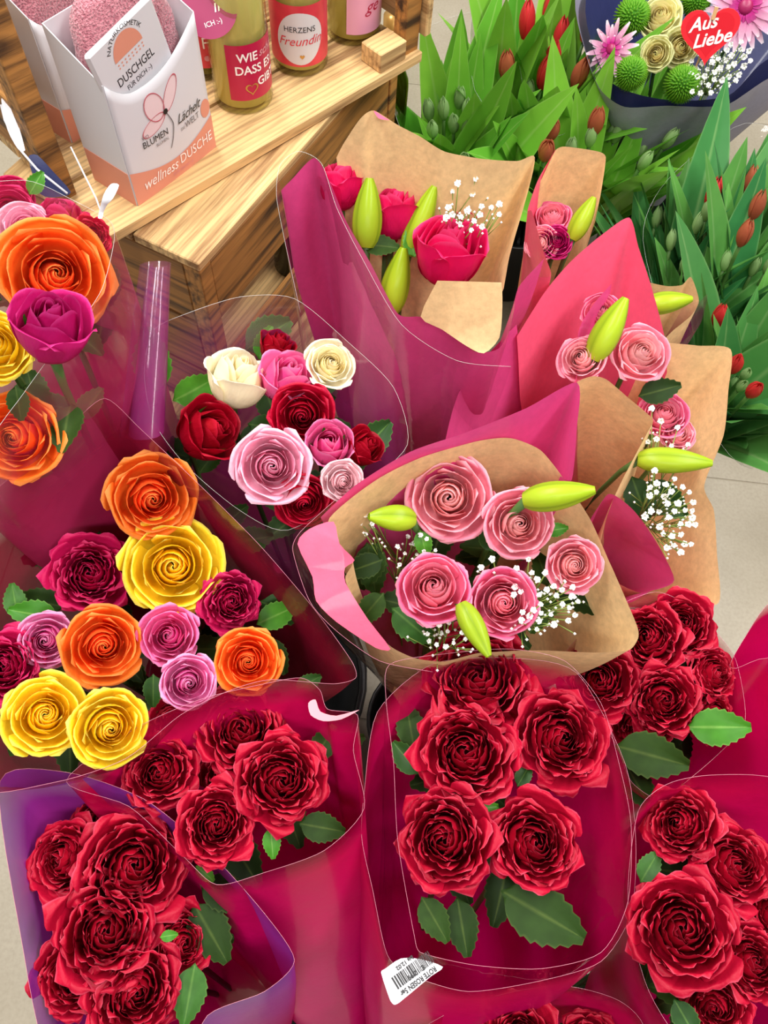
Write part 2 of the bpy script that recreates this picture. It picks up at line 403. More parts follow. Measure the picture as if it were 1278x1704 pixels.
def petals(kind, color):
    if (kind, color) not in PM:
        L = []
        for li, (o, n) in enumerate(LAY[kind]):
            ms = []
            for q in range(3 if kind == 'full' else 2):
                v, f, a = petal_mesh(o, kind, li * 10 + q); ms.append(rawmesh('petal', v, f, True, {'pc': a}, K[color]))
            L.append((o, n, ms))
        PM[kind, color] = L
    return PM[kind, color]
def leaf_geo(bend=.25):
    n, vs_, at, fs = 16, [], [], []
    for i in range(n + 1):
        t = i / n; wd = .30 * math.sin(math.pi * t ** .8) ** .8 * (1 - .15 * t) + .004
        z = -bend * t * t + .05 * t
        for k, a in enumerate((-1, -.5, 0, .5, 1)):
            ww = wd * (1.12 if abs(a) == 1 and i % 2 else 1)
            x = t + (.03 if abs(a) == 1 and i % 2 else 0) + .05 * abs(a)
            vs_.append(V(x if i < n else t + .02, ww * a, z + .10 * wd * abs(a) * 2 + .012 * math.sin(6 * t + 3 * a)))
            at.append((t, a, abs(a)))
    # finer serration: split outline rows
    for i in range(n):
        for k in range(4): fs.append((i * 5 + k, i * 5 + k + 1, (i + 1) * 5 + k + 1, (i + 1) * 5 + k))
    return vs_, fs, at
LEAFM = {}
def leafmesh(m):
    if m not in LEAFM:
        v, f, a = leaf_geo(); LEAFM[m] = rawmesh('leaf', v, f, True, {'pc': a}, K[m])
    return LEAFM[m]
def axis_of(p, face):
    tc = (CAMP - p).normalized(); return (tc + RIGHT * face[0] + UPI * face[1]).normalized()
def put_leaf(parent, u, v, z, ang, lpx, mat='leaf', tilt=(0, 0), name='leaf'):
    p = pix(u, v, z); L = lpx * depth(p) / FPX
    a = math.radians(ang); d = RIGHT * math.cos(a) + UPI * math.sin(a)
    return put(name, leafmesh(mat), parent, frame(p, axis_of(p, tilt), d, L))
SEP = None
def sepal_mesh():
    global SEP
    if SEP is None:
        vs_, fs, at = [], [], []
        for i in range(6):
            t = i / 5; wd = .16 * (1 - t) ** .7 + .002
            for a in (-1, 0, 1): vs_.append(V(.16 + .62 * math.sin(t * 1.5) * .9, wd * a, -.98 + 1.0 * t ** 1.3 - .05 * abs(a))); at.append((t, a, abs(a) * .5))
        for i in range(5):
            for k in range(2): fs.append((i * 3 + k, i * 3 + k + 1, i * 3 + k + 4, i * 3 + k + 3))
        SEP = rawmesh('sepal', vs_, fs, True, {'pc': at}, K['leaf_fresh'])
    return SEP
def stem_pts(p, d, base, n=7):
    q = base.copy(); c1 = p - d * min(.05, (p - q).length * .35) - V(0, 0, .05)
    return [p * (1 - t) ** 2 + c1 * 2 * t * (1 - t) + q * t * t for t in [i / n for i in range(n + 1)]]
def foot(base, z=.02):
    return V(base.x + random.uniform(-.02, .02), base.y + random.uniform(-.02, .02), z)
FILL = [True]
def rose(u, v, dpx, z, color, kind, face, base, label, group=None, leaves=(), sq=1.0):
    p = pix(u, v, z); R = dpx / 2 * depth(p) / FPX * (1.18 if kind == 'bud' else 1)
    ax = axis_of(p, face); b = foot(base)
    root = empty('rose', b); tag(root, label, 'rose', group)
    ph0 = random.uniform(0, 6.28)
    M0 = frame(p, ax, RIGHT, R) @ Matrix.Rotation(ph0, 4, 'Z') @ Matrix.Diagonal((sq, 1 / sq, 1, 1))
    k = 0
    for o, n, ms in petals(kind, color):
        off = random.uniform(0, 6.28)
        for i in range(n):
            r = off + 2 * math.pi * i / n + random.uniform(-.18, .18)
            j = (.11 if kind == 'full' else .06) * o + .02
            M = M0 @ Matrix.Rotation(r, 4, 'Z') @ Matrix.Rotation(random.uniform(-j, j) * 1.6, 4, 'Y') @ Matrix.Rotation(random.uniform(-j, j), 4, 'X') @ Matrix.Scale(random.uniform(1 - j, 1 + j * .5), 4)
            put('petal', ms[k % len(ms)], root, M); k += 1
    if kind == 'bud':
        for i in range(5): put('sepal', sepal_mesh(), root, M0 @ Matrix.Rotation(2 * math.pi * i / 5, 4, 'Z'))
    bz = {'bud': .95, 'tea': .6, 'full': .55}[kind]
    q = p - ax * R * (bz - .02)
    pts = stem_pts(q, ax, b); rr = [R * .16] + [.0032] * 7
    sv, sf = tube(pts, rr, 6); mk('stem', sv, sf, K['stem'], root)
    for L in leaves: put_leaf(root, *L)
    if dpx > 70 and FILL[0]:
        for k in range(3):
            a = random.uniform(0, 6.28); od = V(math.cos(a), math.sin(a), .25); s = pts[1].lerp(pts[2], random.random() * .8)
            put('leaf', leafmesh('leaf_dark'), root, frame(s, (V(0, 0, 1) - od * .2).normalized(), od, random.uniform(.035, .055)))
    return root
# lily bud -------------------------------------------------------
def lily_tepal():
    vs_, fs, at = [], [], []
    for i in range(11):
        t = i / 10; r = .155 * math.sin(math.pi * min(1, .12 + .83 * t ** .85)) ** .75 * (1 - .12 * t) + .004
        for k in range(7):
            a = -1 + k / 3; q = a * 1.12; rr = r * (1 - .13 * abs(a) ** 2.5 + .06 * (1 - abs(a)) ** 2)
            vs_.append(V(rr * math.cos(q), rr * math.sin(q), t)); at.append((t, .5 + .5 * t, abs(a) * .95))
    for i in range(10):
        for k in range(6): fs.append((i * 7 + k, i * 7 + k + 1, (i + 1) * 7 + k + 1, (i + 1) * 7 + k))
    return rawmesh('tepal', vs_, fs, True, {'pc': at}, K['lily'])
LT = lily_tepal()
def lily(u, v, z, ang, lpx, toward, base, label, fat=1.0):
    """bud whose middle sits at the pixel, pointing at image angle ang, leaning to the camera by toward"""
    p = pix(u, v, z); L = lpx * depth(p) / FPX
    a = math.radians(ang); d = (RIGHT * math.cos(a) + UPI * math.sin(a) + (CAMP - p).normalized() * toward).normalized()
    L *= math.sqrt(1 + toward * toward) ** .5
    b = foot(base); root = empty('lily_bud', b); tag(root, label, 'lily bud')
    q = p - d * L * .5
    M = frame(q, d, RIGHT + UPI * .3, L) @ Matrix.Diagonal((fat * 1.22, fat * 1.22, 1, 1))
    for i in range(3): put('tepal', LT, root, M @ Matrix.Rotation(2.094 * i + .5, 4, 'Z'))
    sv, sf = tube(stem_pts(q + d * .004, d, b), [.005] + [.003] * 7, 6); mk('stem', sv, sf, K['stem'], root)
    return root
# gypsophila -----------------------------------------------------
def floret_mesh():
    vs_, fs = [], []; rnd = random.Random(3)
    for k in range(12):
        q = k * 2.4; el = .15 + .75 * (k / 11); d = V(math.cos(q) * math.cos(el), math.sin(q) * math.cos(el), math.sin(el))
        s = d.cross(V(0, 0, 1)).normalized(); u_ = s.cross(d); n = len(vs_); l = rnd.uniform(.8, 1.05)
        vs_ += [d * .1, d * .7 * l + s * .34, d * l + u_ * .12, d * .7 * l - s * .34]; fs += [(n, n + 1, n + 2, n + 3)]
    return rawmesh('floret', vs_, fs, False, None, K['gyp'])
FLO = floret_mesh()
def gyp(pts, base, label, z, rad=7.0, nb=14):
    """pts: list of (u,v,dz) florets"""
    b = foot(base); root = empty('gypsophila_spray', b); tag(root, label, 'gypsophila')
    P = [pix(u, v, z + dz) for u, v, dz in pts]
    c = sum(P, V(0, 0, 0)) / len(P); hub = c.lerp(b, .18); G = []
    G.append(tube(stem_pts(hub, (hub - b).normalized(), b), .0012, 4)); buds = []
    sub = [hub.lerp(c, .5) + V(random.uniform(-1, 1), random.uniform(-1, 1), random.uniform(-.3, .3)) * .012 for _ in range(5)]
    for s_ in sub: G.append(tube([hub, s_], .0008, 4))
    for p in P:
        s_ = min(sub, key=lambda q: (q - p).length); m = s_.lerp(p, .55) + V(0, 0, -.004)
        G.append(tube([s_, m, p], .0006, 4)); r = rad * depth(p) / FPX * random.uniform(.75, 1.15)
        put('floret', FLO, root, frame(p, axis_of(p, (random.uniform(-.5, .5), random.uniform(-.5, .5))), V(random.uniform(-1, 1), random.uniform(-1, 1), .1), r))
        for k in range(2):
            e = m + (p - m) * .6 + V(random.gauss(0, 1), random.gauss(0, 1), random.gauss(0, .6)) * .009
            G.append(tube([m, e], .0005, 3)); buds.append(e)
    sv, sf = merge(*G); mk('stem', sv, sf, K['gyp_stem'], root)
    B = []
    for e in buds:
        r = .0016; B.append(([e + V(r, 0, 0), e + V(-r, 0, 0), e + V(0, r, 0), e + V(0, -r, 0), e + V(0, 0, r * 1.3), e + V(0, 0, -r * 1.3)],
                             [(0, 2, 4), (2, 1, 4), (1, 3, 4), (3, 0, 4), (2, 0, 5), (1, 2, 5), (3, 1, 5), (0, 3, 5)]))
    sv, sf = merge(*B); o = mk('bud_cluster', sv, sf, K['gyp'], root); o['kind'] = 'stuff'
    return root
def scatter(cx, cy, rx, ry, n, seed, rot=0):
    r = random.Random(seed); out = []; k = 0
    while len(out) < n and k < 900:
        k += 1; a = r.uniform(0, 6.28); q = math.sqrt(r.random()); x, y = rx * q * math.cos(a), ry * q * math.sin(a)
        c, s = math.cos(math.radians(rot)), math.sin(math.radians(rot)); x, y = x * c - y * s, x * s + y * c
        if all((x + cx - o[0]) ** 2 + (y + cy - o[1]) ** 2 > 130 for o in out): out.append((cx + x, cy + y, r.uniform(-.015, .02)))
    return out

# ---------------------------------------------------------------- wraps
def sheet(name, rim, base, mat, parent, closed=False, br=.03, rows=16, per=6, wob=.004, bulge=0., depth_to=1.0, edge=None, seed=0, thick=0., off=0.):
    """generalised cone: smooth rim curve lofted to a small ring round the tie point"""
    P = [pix(*r) for r in rim]
    if off:
        c = sum(P, V(0, 0, 0)) / len(P); P = [p + (p - c).normalized() * off for p in P]
    C = spline(P, per, closed); n = len(C)
    vs_, fs, at = [], [], []
    axis = (sum(C, V(0, 0, 0)) / n - base).normalized()
    for j in range(rows + 1):
        t = (j / rows) ** 1.25 * depth_to
        for i, p in enumerate(C):
            d = p - base; d -= axis * d.dot(axis); bp = base + (d.normalized() if d.length > 1e-6 else V(1, 0, 0)) * br
            q = p.lerp(bp, t)
            out = d.normalized() if d.length > 1e-6 else V(1, 0, 0)
            q = q + out * bulge * math.sin(math.pi * min(1, t)) 
            nz = noise.noise(V(p.x * 22 + seed, p.y * 22, t * 3.2)) + .5 * noise.noise(V(p.x * 60 + seed, p.y * 60, t * 5))
            q = q + out * wob * nz * (min(1, t * 6) * .9 + .1) * (1 - t * .7)
            vs_.append(q); at.append(t)
    m = n if closed else n - 1
    for j in range(rows):
        for i in range(m): fs.append((j * n + i, j * n + (i + 1) % n, (j + 1) * n + (i + 1) % n, (j + 1) * n + i))
    o = mk(name, vs_, fs, mat, parent, True, {'s': at})
    if edge:
        L = C + [C[0]] if closed else C
        ev, ef = tube(L, .00016, 4); mk('film_edge', ev, ef, edge, o)
    return o
def patch(name, outline, mat, parent, wob=.0, thick=.0006, per=3, seed=0, up=0.):
    thick = 0
    """small folded flap or sticker: outline filled flat between its own corner heights"""
    C = spline([pix(*r) for r in outline], per, True)
    bm = bmesh.new(); vv = [bm.verts.new(p) for p in C]
    ee = [bm.edges.new((vv[i], vv[(i + 1) % len(vv)])) for i in range(len(vv))]
    bmesh.ops.triangle_fill(bm, use_beauty=True, edges=ee)
    bmesh.ops.recalc_face_normals(bm, faces=bm.faces[:])
    for f in bm.faces: f.smooth = True
    m = bpy.data.meshes.new(name); bm.to_mesh(m); bm.free(); m.materials.append(mat)
    at = m.attributes.new('s', 'FLOAT', 'POINT'); at.data.foreach_set('value', [.3] * len(m.vertices))
    o = put(name, m, parent)
    if thick:
        md = o.modifiers.new('thickness', 'SOLIDIFY'); md.thickness = thick; md.offset = 0
    return o
def wrap(name, base, label, cat='bouquet wrap', group=None):
    o = empty(name, V(base.x, base.y, base.z - .05)); tag(o, label, cat, group); return o
def stick(u, v, z):   # a bouquet's tie point
    return pix(u, v, z)
BASES = {}
# ================================================================ bouquets
KR, PK, RS, ED = K['kraft'], K['pinkp'], K['rosep'], K['film_edge']
# ---- A: multicoloured roses in a wine sleeve
bA = stick(390, 1210, .3)
wA = wrap('bouquet_sleeve', bA, 'wine red clear-edged sleeve holding the orange, yellow and pink rose bouquet with brown-edged yellow roses')
rimA = [(-90, 900, .83), (40, 775, .86), (120, 705, .88), (175, 663, .89), (235, 715, .88), (330, 805, .86), (430, 905, .84), (520, 1010, .82), (585, 1100, .81),
        (592, 1128, .805), (555, 1138, .80), (450, 1131, .80), (380, 1150, .80), (300, 1190, .80), (210, 1262, .80), (90, 1302, .80), (-60, 1310, .80), (-150, 1120, .81)]
sheet('sleeve', rimA, bA, K['sl_dark'], wA, True, edge=ED, bulge=.012, seed=1)
A = 'in the bouquet with the pair of yellow roses'
for u, v, d, z, c, k, f, lab, lv in [
    (253, 828, 150, .835, 'orange', 'tea', (.1, -.15), 'wide open orange rose above the large yellow rose', [(170, 800, .78, 80, 45, 'leaf_fresh', (0, .3))]),
    (288, 942, 172, .80, 'yellow', 'tea', (0, 0), 'largest yellow rose, fully open, touching the highest orange rose', [(380, 905, .76, 10, 75, 'leaf_dark'), (365, 880, .75, 40, 60, 'leaf_dark')]),
    (150, 955, 140, .785, 'cerise', 'full', (-.05, .1), 'ruffled cerise rose between the large yellow rose and a jagged leaf', [(170, 890, .75, 150, 75, 'leaf'), (130, 900, .74, 200, 90, 'leaf_dark'), (110, 1010, .745, 170, 80, 'leaf_dark')]),
    (172, 1073, 138, .80, 'orange', 'tea', (.05, -.1), 'orange rose between the lilac pink and the hot pink rose', []),
    (78, 1065, 95, .785, 'pink', 'tea', (-.2, -.1), 'small lilac pink rose beside the ruffled cerise rose', [(100, 1030, .77, 170, 80, 'leaf_fresh')]),
    (282, 1058, 104, .79, 'bright_pink', 'tea', (-.15, .1), 'hot pink rose with a turned-back outer petal under the large yellow rose', []),
    (385, 1000, 108, .785, 'cerise', 'full', (.15, -.1), 'smaller ruffled cerise rose beside dark leaves', [(430, 1000, .75, -20, 85, 'leaf'), (425, 1040, .755, 25, 75, 'leaf_fresh'), (440, 1060, .74, -60, 70, 'leaf_dark')]),
    (413, 1100, 118, .79, 'orange', 'tea', (0, -.1), 'orange rose beside the small magenta pink rose and clear sleeve corner', []),
    (313, 1135, 100, .795, 'pink', 'tea', (.1, -.15), 'pink rose directly below the hot pink rose', [(255, 1120, .77, -90, 55, 'leaf')]),
    (75, 1190, 140, .80, 'yellow', 'tea', (.05, .05), 'yellow rose with tight swirl beside the brown-edged yellow rose', []),
    (182, 1210, 138, .802, 'yellow', 'tea', (.1, -.15), 'brown-edged yellow rose against the red roses', [(140, 1130, .775, 30, 50, 'leaf_fresh')]),
    (8, 1110, 125, .785, 'cerise', 'full', (-.2, 0), 'ruffled cerise rose beside the lilac pink rose and the tight-swirled yellow rose', [(30, 1030, .77, 100, 60, 'leaf')])]:
    rose(u, v, d, z, c, k, f, bA, lab + ' ' + ('' if len(lab.split()) > 11 else ''), None, lv)
# ---- B: multicoloured bouquet at the crate's foot
bB = stick(330, 1060, .32)
wB = wrap('bouquet_sleeve', bB, 'pink tinted clear sleeve with a white ribbon around the bouquet beside the wooden crate')
rimB = [(-160, 520, .98), (-90, 330, 1.0), (40, 300, .99), (125, 335, .99), (183, 368, .98), (190, 400, .97), (170, 480, .96), (125, 548, .955), (75, 605, .95), (20, 680, .94), (-60, 770, .93), (-170, 720, .95)]
sheet('sleeve', rimB, bB, K['sl_rose'], wB, True, edge=K['edge_clear'], bulge=.02, seed=2)
patch('ribbon', [(163, 362, .99), (172, 325, 1.0), (185, 306, 1.0), (198, 308, 1.0), (188, 330, 1.0), (175, 345, .99), (170, 363, .99)], K['white'], wB)
mk('string', *tube([pix(118, 245, .985), pix(140, 290, .99), pix(160, 330, .99), pix(168, 352, .99)], .0007, 5), K['wire'], wB)
for u, v, d, z, c, k, f, lab, lv in [
    (22, 322, 75, .90, 'cerise', 'tea', (0, .6), 'small cerise rose behind the pale pink rose at the crate', [(48, 325, .91, 60, 45, 'leaf_fresh')]),
    (18, 352, 88, .905, 'cerise', 'tea', (-.2, .3), 'dark cerise rose tucked against the pale pink rose', []),
    (102, 362, 78, .915, 'cerise', 'bud', (.1, 1.6), 'upright cerise rose bud beside the white ribbon', []),
    (45, 380, 92, .93, 'light_pink', 'tea', (0, .35), 'pale pink rose above the big orange rose', []),
    (92, 458, 190, .945, 'orange', 'tea', (.1, .1), 'biggest orange rose, with a purple rose resting on it', [(5, 500, .93, 160, 60, 'leaf')]),
    (85, 535, 118, .985, 'plum', 'bud', (0, .9), 'purple magenta rose with ruffled crown in front of big orange rose', []),
    (-8, 578, 125, .955, 'yellow', 'tea', (-.2, .2), 'yellow rose below the purple magenta rose', [(25, 640, .94, -80, 60, 'leaf_dark')]),
    (28, 728, 150, .90, 'orange', 'tea', (-.3, 0), 'orange rose half under the clear film below the yellow rose', []),
    (152, 395, 72, .93, 'cherry', 'full', (.2, .2), 'red rose seen through the clear film beside the ribbon', [])]:
    rose(u, v, d, z, c, k, f, bB, lab, None, lv)
# ---- C: small white, pink and red roses
bC = stick(530, 1040, .3)
wC = wrap('bouquet_sleeve', bC, 'plum tinted clear sleeve with a curled corner around the white, pink and red roses')
rimC = [(240, 620, .86), (255, 550, .865), (310, 522, .87), (400, 494, .875), (490, 497, .875), (580, 570, .86), (655, 645, .845), (678, 740, .82), (600, 810, .81), (480, 882, .80), (400, 850, .81), (310, 775, .83), (255, 700, .85)]
sheet('sleeve', rimC, bC, K['sl_plum'], wC, True, edge=K['edge_clear'], bulge=.015, seed=3)
cp = [pix(262, 440, .90), pix(255, 520, .885), pix(248, 620, .865), pix(240, 720, .84)]
cv, cf, ca = [], [], []
for j, p in enumerate(cp):
    for i in range(17):
        q = i / 16 * 7.6; r = .0165 - .0006 * i + .002 * j; cv.append(p + RIGHT * r * math.cos(q + 2.6) + (BACK * .8 - UPI * .5) * r * math.sin(q + 2.6)); ca.append(.03 + .06 * j)
mk('curled_corner', cv, [(j * 17 + i, j * 17 + i + 1, (j + 1) * 17 + i + 1, (j + 1) * 17 + i) for j in range(3) for i in range(16)], K['sl_plum'], wC, True, {'s': ca})
for u, v, d, z, c, k, f, lab, lv in [
    (398, 622, 96, .835, 'ivory', 'bud', (.35, 1.3), 'white rose with one petal standing open beside serrated leaves', [(262, 655, .83, 95, 105, 'leaf_fresh', (-.2, -.2)), (285, 668, .82, 25, 85, 'leaf_fresh', (0, -.3))]),
    (462, 572, 58, .82, 'dark_red', 'bud', (.6, 1.3), 'small dark red rose bud against a broad leaf', [(405, 585, .80, 35, 105, 'leaf', (.2, .2)), (430, 600, .80, 70, 60, 'leaf_fresh')]),
    (550, 606, 88, .845, 'ivory', 'tea', (.25, .35), 'creamy white ruffled rose beside the bright pink rose', []),
    (480, 625, 90, .838, 'bright_pink', 'bud', (.4, .8), 'bright pink rose between the two white roses', []),
    (503, 690, 112, .835, 'cherry', 'tea', (0, -.2), 'open cherry red rose below the bright pink rose', []),
    (352, 715, 96, .83, 'dark_red', 'bud', (1.0, .4), 'dark red half-open rose with green sepals beside the light pink rose', [(410, 705, .80, -10, 70, 'leaf')]),
    (548, 738, 76, .838, 'bright_pink', 'bud', (.1, .35), 'small magenta pink rose beside the light pink rose', []),
    (608, 742, 62, .825, 'dark_red', 'bud', (.9, .6), 'small dark red bud in front of a leaf by the kraft paper', [(590, 760, .805, 40, 90, 'leaf', (.3, 0))]),
    (452, 775, 132, .845, 'light_pink', 'tea', (.05, -.05), 'fully open light pink rose with loose outer petals', []),
    (505, 832, 105, .815, 'cherry', 'tea', (.1, -.4), 'cherry red rose under the light pink rose', []),
    (570, 800, 74, .838, 'pale_pink', 'tea', (.2, -.1), 'pale blush rose pressed against the kraft bouquet', [])]:
    rose(u, v, d, z, c, k, f, bC, lab, None, lv)
FILL[0] = False
# ---- D: kraft and pink paper with hot pink buds
bD = stick(655, 850, .3)
wD = wrap('bouquet_wrap', bD, 'kraft and pink paper wrap around hot pink rose buds beside the crate')
sheet('kraft_sheet', [(560, 262, .885), (572, 238, .90), (600, 197, .93), (622, 184, .935), (660, 207, .925), (700, 228, .92), (740, 252, .915), (800, 264, .91), (860, 268, .905), (890, 262, .90), (872, 345, .87), (848, 425, .84), (838, 480, .82)],
      bD, KR, wD, wob=.006, seed=4, br=.02)
sheet('pink_sheet', [(560, 300, .84), (500, 300, .86), (468, 318, .872), (488, 296, .884), (523, 263, .895), (548, 300, .885), (575, 365, .865), (615, 435, .85), (662, 522, .83), (700, 527, .825), (745, 545, .82), (790, 585, .81), (830, 580, .81), (852, 540, .82), (862, 480, .835), (905, 430, .845)],
      bD, PK, wD, thick=.0006, wob=.007, bulge=.025, seed=5)
patch('kraft_flap', [(728, 467, .885), (729, 467, .885), (834, 470, .88), (835, 471, .88), (836, 510, .86), (831, 562, .832), (805, 588, .822), (775, 575, .826), (735, 548, .835), (700, 527, .848)], KR, wD)
patch('pink_corner', [(622, 184, .937), (640, 195, .937), (648, 200, .935), (630, 197, .937)], RS, wD, per=3)
sheet('film', [(500, 520, .80), (461, 335, .875), (466, 275, .893), (497, 252, .90), (535, 272, .90), (560, 345, .885), (600, 425, .865), (668, 540, .835), (760, 600, .815), (850, 610, .805)], bD, K['film'], wD, seed=40, depth_to=.75, bulge=.028, edge=K['edge_clear'])
for u, v, d, z, f, lab, lv in [
    (566, 300, 76, .86, (-.05, 1.9), 'upright hot pink rose bud nearest the wooden crate', [(605, 300, .85, 75, 70, 'leaf_dark', (0, .3))]),
    (655, 345, 80, .85, (.15, 1.7), 'hot pink rose bud between two green lily buds', [(680, 325, .85, 60, 45, 'leaf')]),
    (748, 410, 112, .855, (.2, 1.2), 'largest hot pink rose, half open, in front of the gypsophila', [(690, 430, .83, 100, 50, 'leaf_fresh')]),
    (697, 285, 58, .86, (.1, 1.6), 'small hot pink rose bud against the kraft paper', []),
    (778, 345, 50, .845, (.2, .7), 'hot pink rose bud hidden behind the gypsophila', [])]:
    rose(u, v, d, z, 'hot_pink', 'bud', f, bD, lab, None, lv)
lily(612, 355, .865, 87, 105, .35, bD, 'plump green lily bud standing beside the hot pink rose bud by the crate', 1.25)
lily(700, 368, .85, 68, 112, .35, bD, 'slender green lily bud behind the largest hot pink rose')
lily(660, 468, .812, 78, 105, .4, bD, 'yellow-green lily bud low at the pink paper rim', 1.2)
put_leaf(wD.children[0] if False else rose(640, 400, 40, .80, 'hot_pink', 'bud', (0, .9), bD, 'small hot pink bud deep inside the kraft wrap'), 600, 410, .84, 5, 65, 'leaf_dark', (0, .5))
gyp(scatter(785, 325, 62, 58, 34, 1, 25), bD, 'white gypsophila spray beside the hot pink roses', .87)
# ---- G: peach roses behind, between D and F
bG = stick(850, 720, .28)
wG = wrap('bouquet_wrap', bG, 'kraft and pink paper wrap with one tall rounded kraft panel, beside the tulips')
sheet('kraft_sheet', [(885, 330, .77), (905, 290, .80), (925, 250, .82), (940, 244, .822), (995, 252, .82), (1008, 262, .815), (1000, 320, .79), (990, 370, .77)], bG, KR, wG, thick=.0006, seed=6)
sheet('pink_sheet', [(925, 248, .815), (895, 300, .80), (878, 350, .79), (885, 352, .80), (905, 420, .79), (917, 458, .785), (890, 462, .785), (862, 480, .775), (858, 520, .765)], bG, RS, wG, thick=.0006, seed=7, wob=.006)
for u, v, d, z, c, f, lab in [(918, 362, 72, .75, 'deep_salmon', (.0, .7), 'salmon pink rose under the tall kraft panel'),
                              (926, 402, 58, .75, 'plum', (.1, .3), 'mauve pink rose between salmon roses by the tall kraft panel'),
                              (900, 405, 60, .745, 'salmon', (-.2, .2), 'peach pink rose edge beside the folded pink paper')]:
    rose(u, v, d, z, c, 'tea', f, bG, lab)
lily(970, 364, .77, 62, 72, .3, bG, 'green lily bud against the tall kraft panel', 1.25)
# ---- F: pink roses with two big lily buds, kraft back panel
bF = stick(930, 985, .3)
wF = wrap('bouquet_wrap', bF, 'pink and kraft paper wrap with a wide square kraft back panel beside the tulips')
sheet('pink_sheet', [(860, 560, .76), (905, 488, .775), (950, 435, .79), (1000, 392, .80), (1047, 362, .805), (1062, 410, .79), (1085, 480, .77), (1108, 570, .745), (1110, 620, .73)], bF, RS, wF, thick=.0006, seed=8, wob=.006)
sheet('kraft_sheet', [(1085, 560, .74), (1110, 570, .745), (1160, 575, .75), (1216, 581, .75), (1212, 650, .735), (1204, 725, .715), (1172, 808, .69), (1188, 850, .68), (1193, 920, .67), (1196, 1003, .655), (1140, 998, .65), (1060, 985, .65), (1010, 960, .65)], bF, KR, wF, thick=.0006, seed=9, wob=.006, per=7)
sheet('pink_front_sheet', [(1018, 472, .78), (1012, 478, .79), (985, 510, .79), (962, 553, .785), (957, 633, .77), (900, 690, .75), (820, 740, .73), (740, 760, .72), (770, 640, .74), (860, 540, .77)], bF, PK, wF, thick=.0006, seed=10, wob=.006)
sheet('kraft_front_sheet', [(950, 690, .765), (957, 640, .775), (985, 626, .782), (1010, 632, .782), (1045, 662, .775), (1086, 697, .765), (1080, 715, .76), (1040, 790, .745), (1012, 850, .735), (1000, 900, .73)], bF, KR, wF, thick=.0006, seed=11, bulge=.012)
sheet('pink_corner_sheet', [(985, 870, .745), (1012, 822, .75), (1050, 845, .74), (1085, 890, .725), (1122, 965, .70), (1080, 985, .70), (1040, 1004, .70), (1000, 960, .71)], bF, PK, wF, thick=.0006, seed=12, depth_to=.6)
for u, v, d, z, c, k, f, lab, lv in [
    (1066, 588, 104, .775, 'salmon', 'tea', (.4, .3), 'pink rose in profile beside the upright lily bud', [(1060, 660, .74, 15, 70, 'leaf_dark')]),
    (968, 596, 84, .775, 'salmon', 'tea', (-.2, .3), 'pink rose cut by the pink paper edge beside the lily bud', []),
    (1000, 520, 70, .765, 'deep_salmon', 'tea', (0, .4), 'deep pink rose behind the upright lily bud', []),
    (1105, 690, 84, .725, 'deep_salmon', 'tea', (.2, .4), 'deep pink rose behind gypsophila on the square kraft panel', []),
    (1128, 722, 62, .715, 'salmon', 'tea', (.3, .3), 'salmon rose just above the horizontal lily bud', [(1070, 800, .70, -40, 90, 'leaf'), (1050, 790, .70, -70, 80, 'leaf')])]:
    rose(u, v, d, z, c, k, f, bF, lab, None, lv)
lily(1014, 548, .80, 62, 108, .3, bF, 'large green lily bud standing upright beside the pink rose', 1.2)
lily(1122, 768, .74, -3, 118, .2, bF, 'green lily bud lying level over the gypsophila and kraft panel')
gyp([(1085, 680, .02), (1100, 700, .0), (1128, 712, .0), (1092, 730, .01), (1078, 735, 0), (1145, 740, .0), (1118, 742, 0)] + scatter(1115, 850, 42, 75, 34, 2, -18), bF, 'white gypsophila spray spilling over the square kraft panel', .735)
# ---- H: lily bud in kraft among the tulips
bH = stick(1010, 760, .28)
wH = wrap('bouquet_wrap', bH, 'small kraft wrap with plum film corner pressed between the pink paper and the tulips')
sheet('kraft_sheet', [(1080, 470, .69), (1110, 476, .69), (1135, 474, .69), (1150, 461, .70), (1163, 500, .68), (1150, 525, .67), (1120, 550, .66), (1095, 575, .65)], bH, KR, wH, thick=.0006, seed=13)
sheet('plum_corner', [(1138, 508, .675), (1165, 500, .685), (1178, 490, .685), (1165, 540, .67), (1130, 572, .655), (1100, 580, .65)], bH, K['sl_plum'], wH, seed=14, depth_to=.5)
lily(1112, 503, .70, 8, 76, .2, bH, 'pale green lily bud lying in the small kraft wrap by the tulips', 1.3)
FILL[0] = True
# ---- E: front kraft bouquet with pink roses
bE = stick(715, 1180, .3)
wE = wrap('bouquet_wrap', bE, 'open kraft paper wrap with pink outside around five pink roses and gypsophila')
sheet('pink_back_sheet', [(540, 858, .835), (600, 805, .855), (690, 752, .875), (780, 725, .885), (870, 685, .89), (955, 641, .895), (952, 720, .885), (944, 795, .87), (925, 790, .865)], bE, PK, wE, thick=.0006, seed=15, off=.004, depth_to=.8)
sheet('kraft_sheet', [(548, 862, .845), (620, 802, .86), (700, 762, .87), (790, 735, .875), (850, 729, .875), (900, 750, .865), (940, 800, .855), (985, 870, .835), (1025, 960, .815), (1060, 1040, .805), (1062, 1062, .803), (1045, 1082, .80), (985, 1086, .795), (880, 1082, .79), (800, 1086, .79), (740, 1101, .79), (690, 1095, .79), (645, 1072, .80), (605, 1022, .815), (575, 965, .83), (588, 934, .84), (558, 900, .845)],
      bE, KR, wE, True, thick=.0006, seed=16, wob=.006, bulge=.01)
patch('pink_flap', [(495, 905, .85), (515, 880, .855), (555, 868, .853), (565, 905, .855), (590, 932, .85), (574, 945, .845), (575, 970, .84), (612, 1030, .825), (650, 1080, .81), (625, 1078, .81), (560, 1035, .825), (526, 1000, .835), (520, 960, .84)], RS, wE, up=.002)
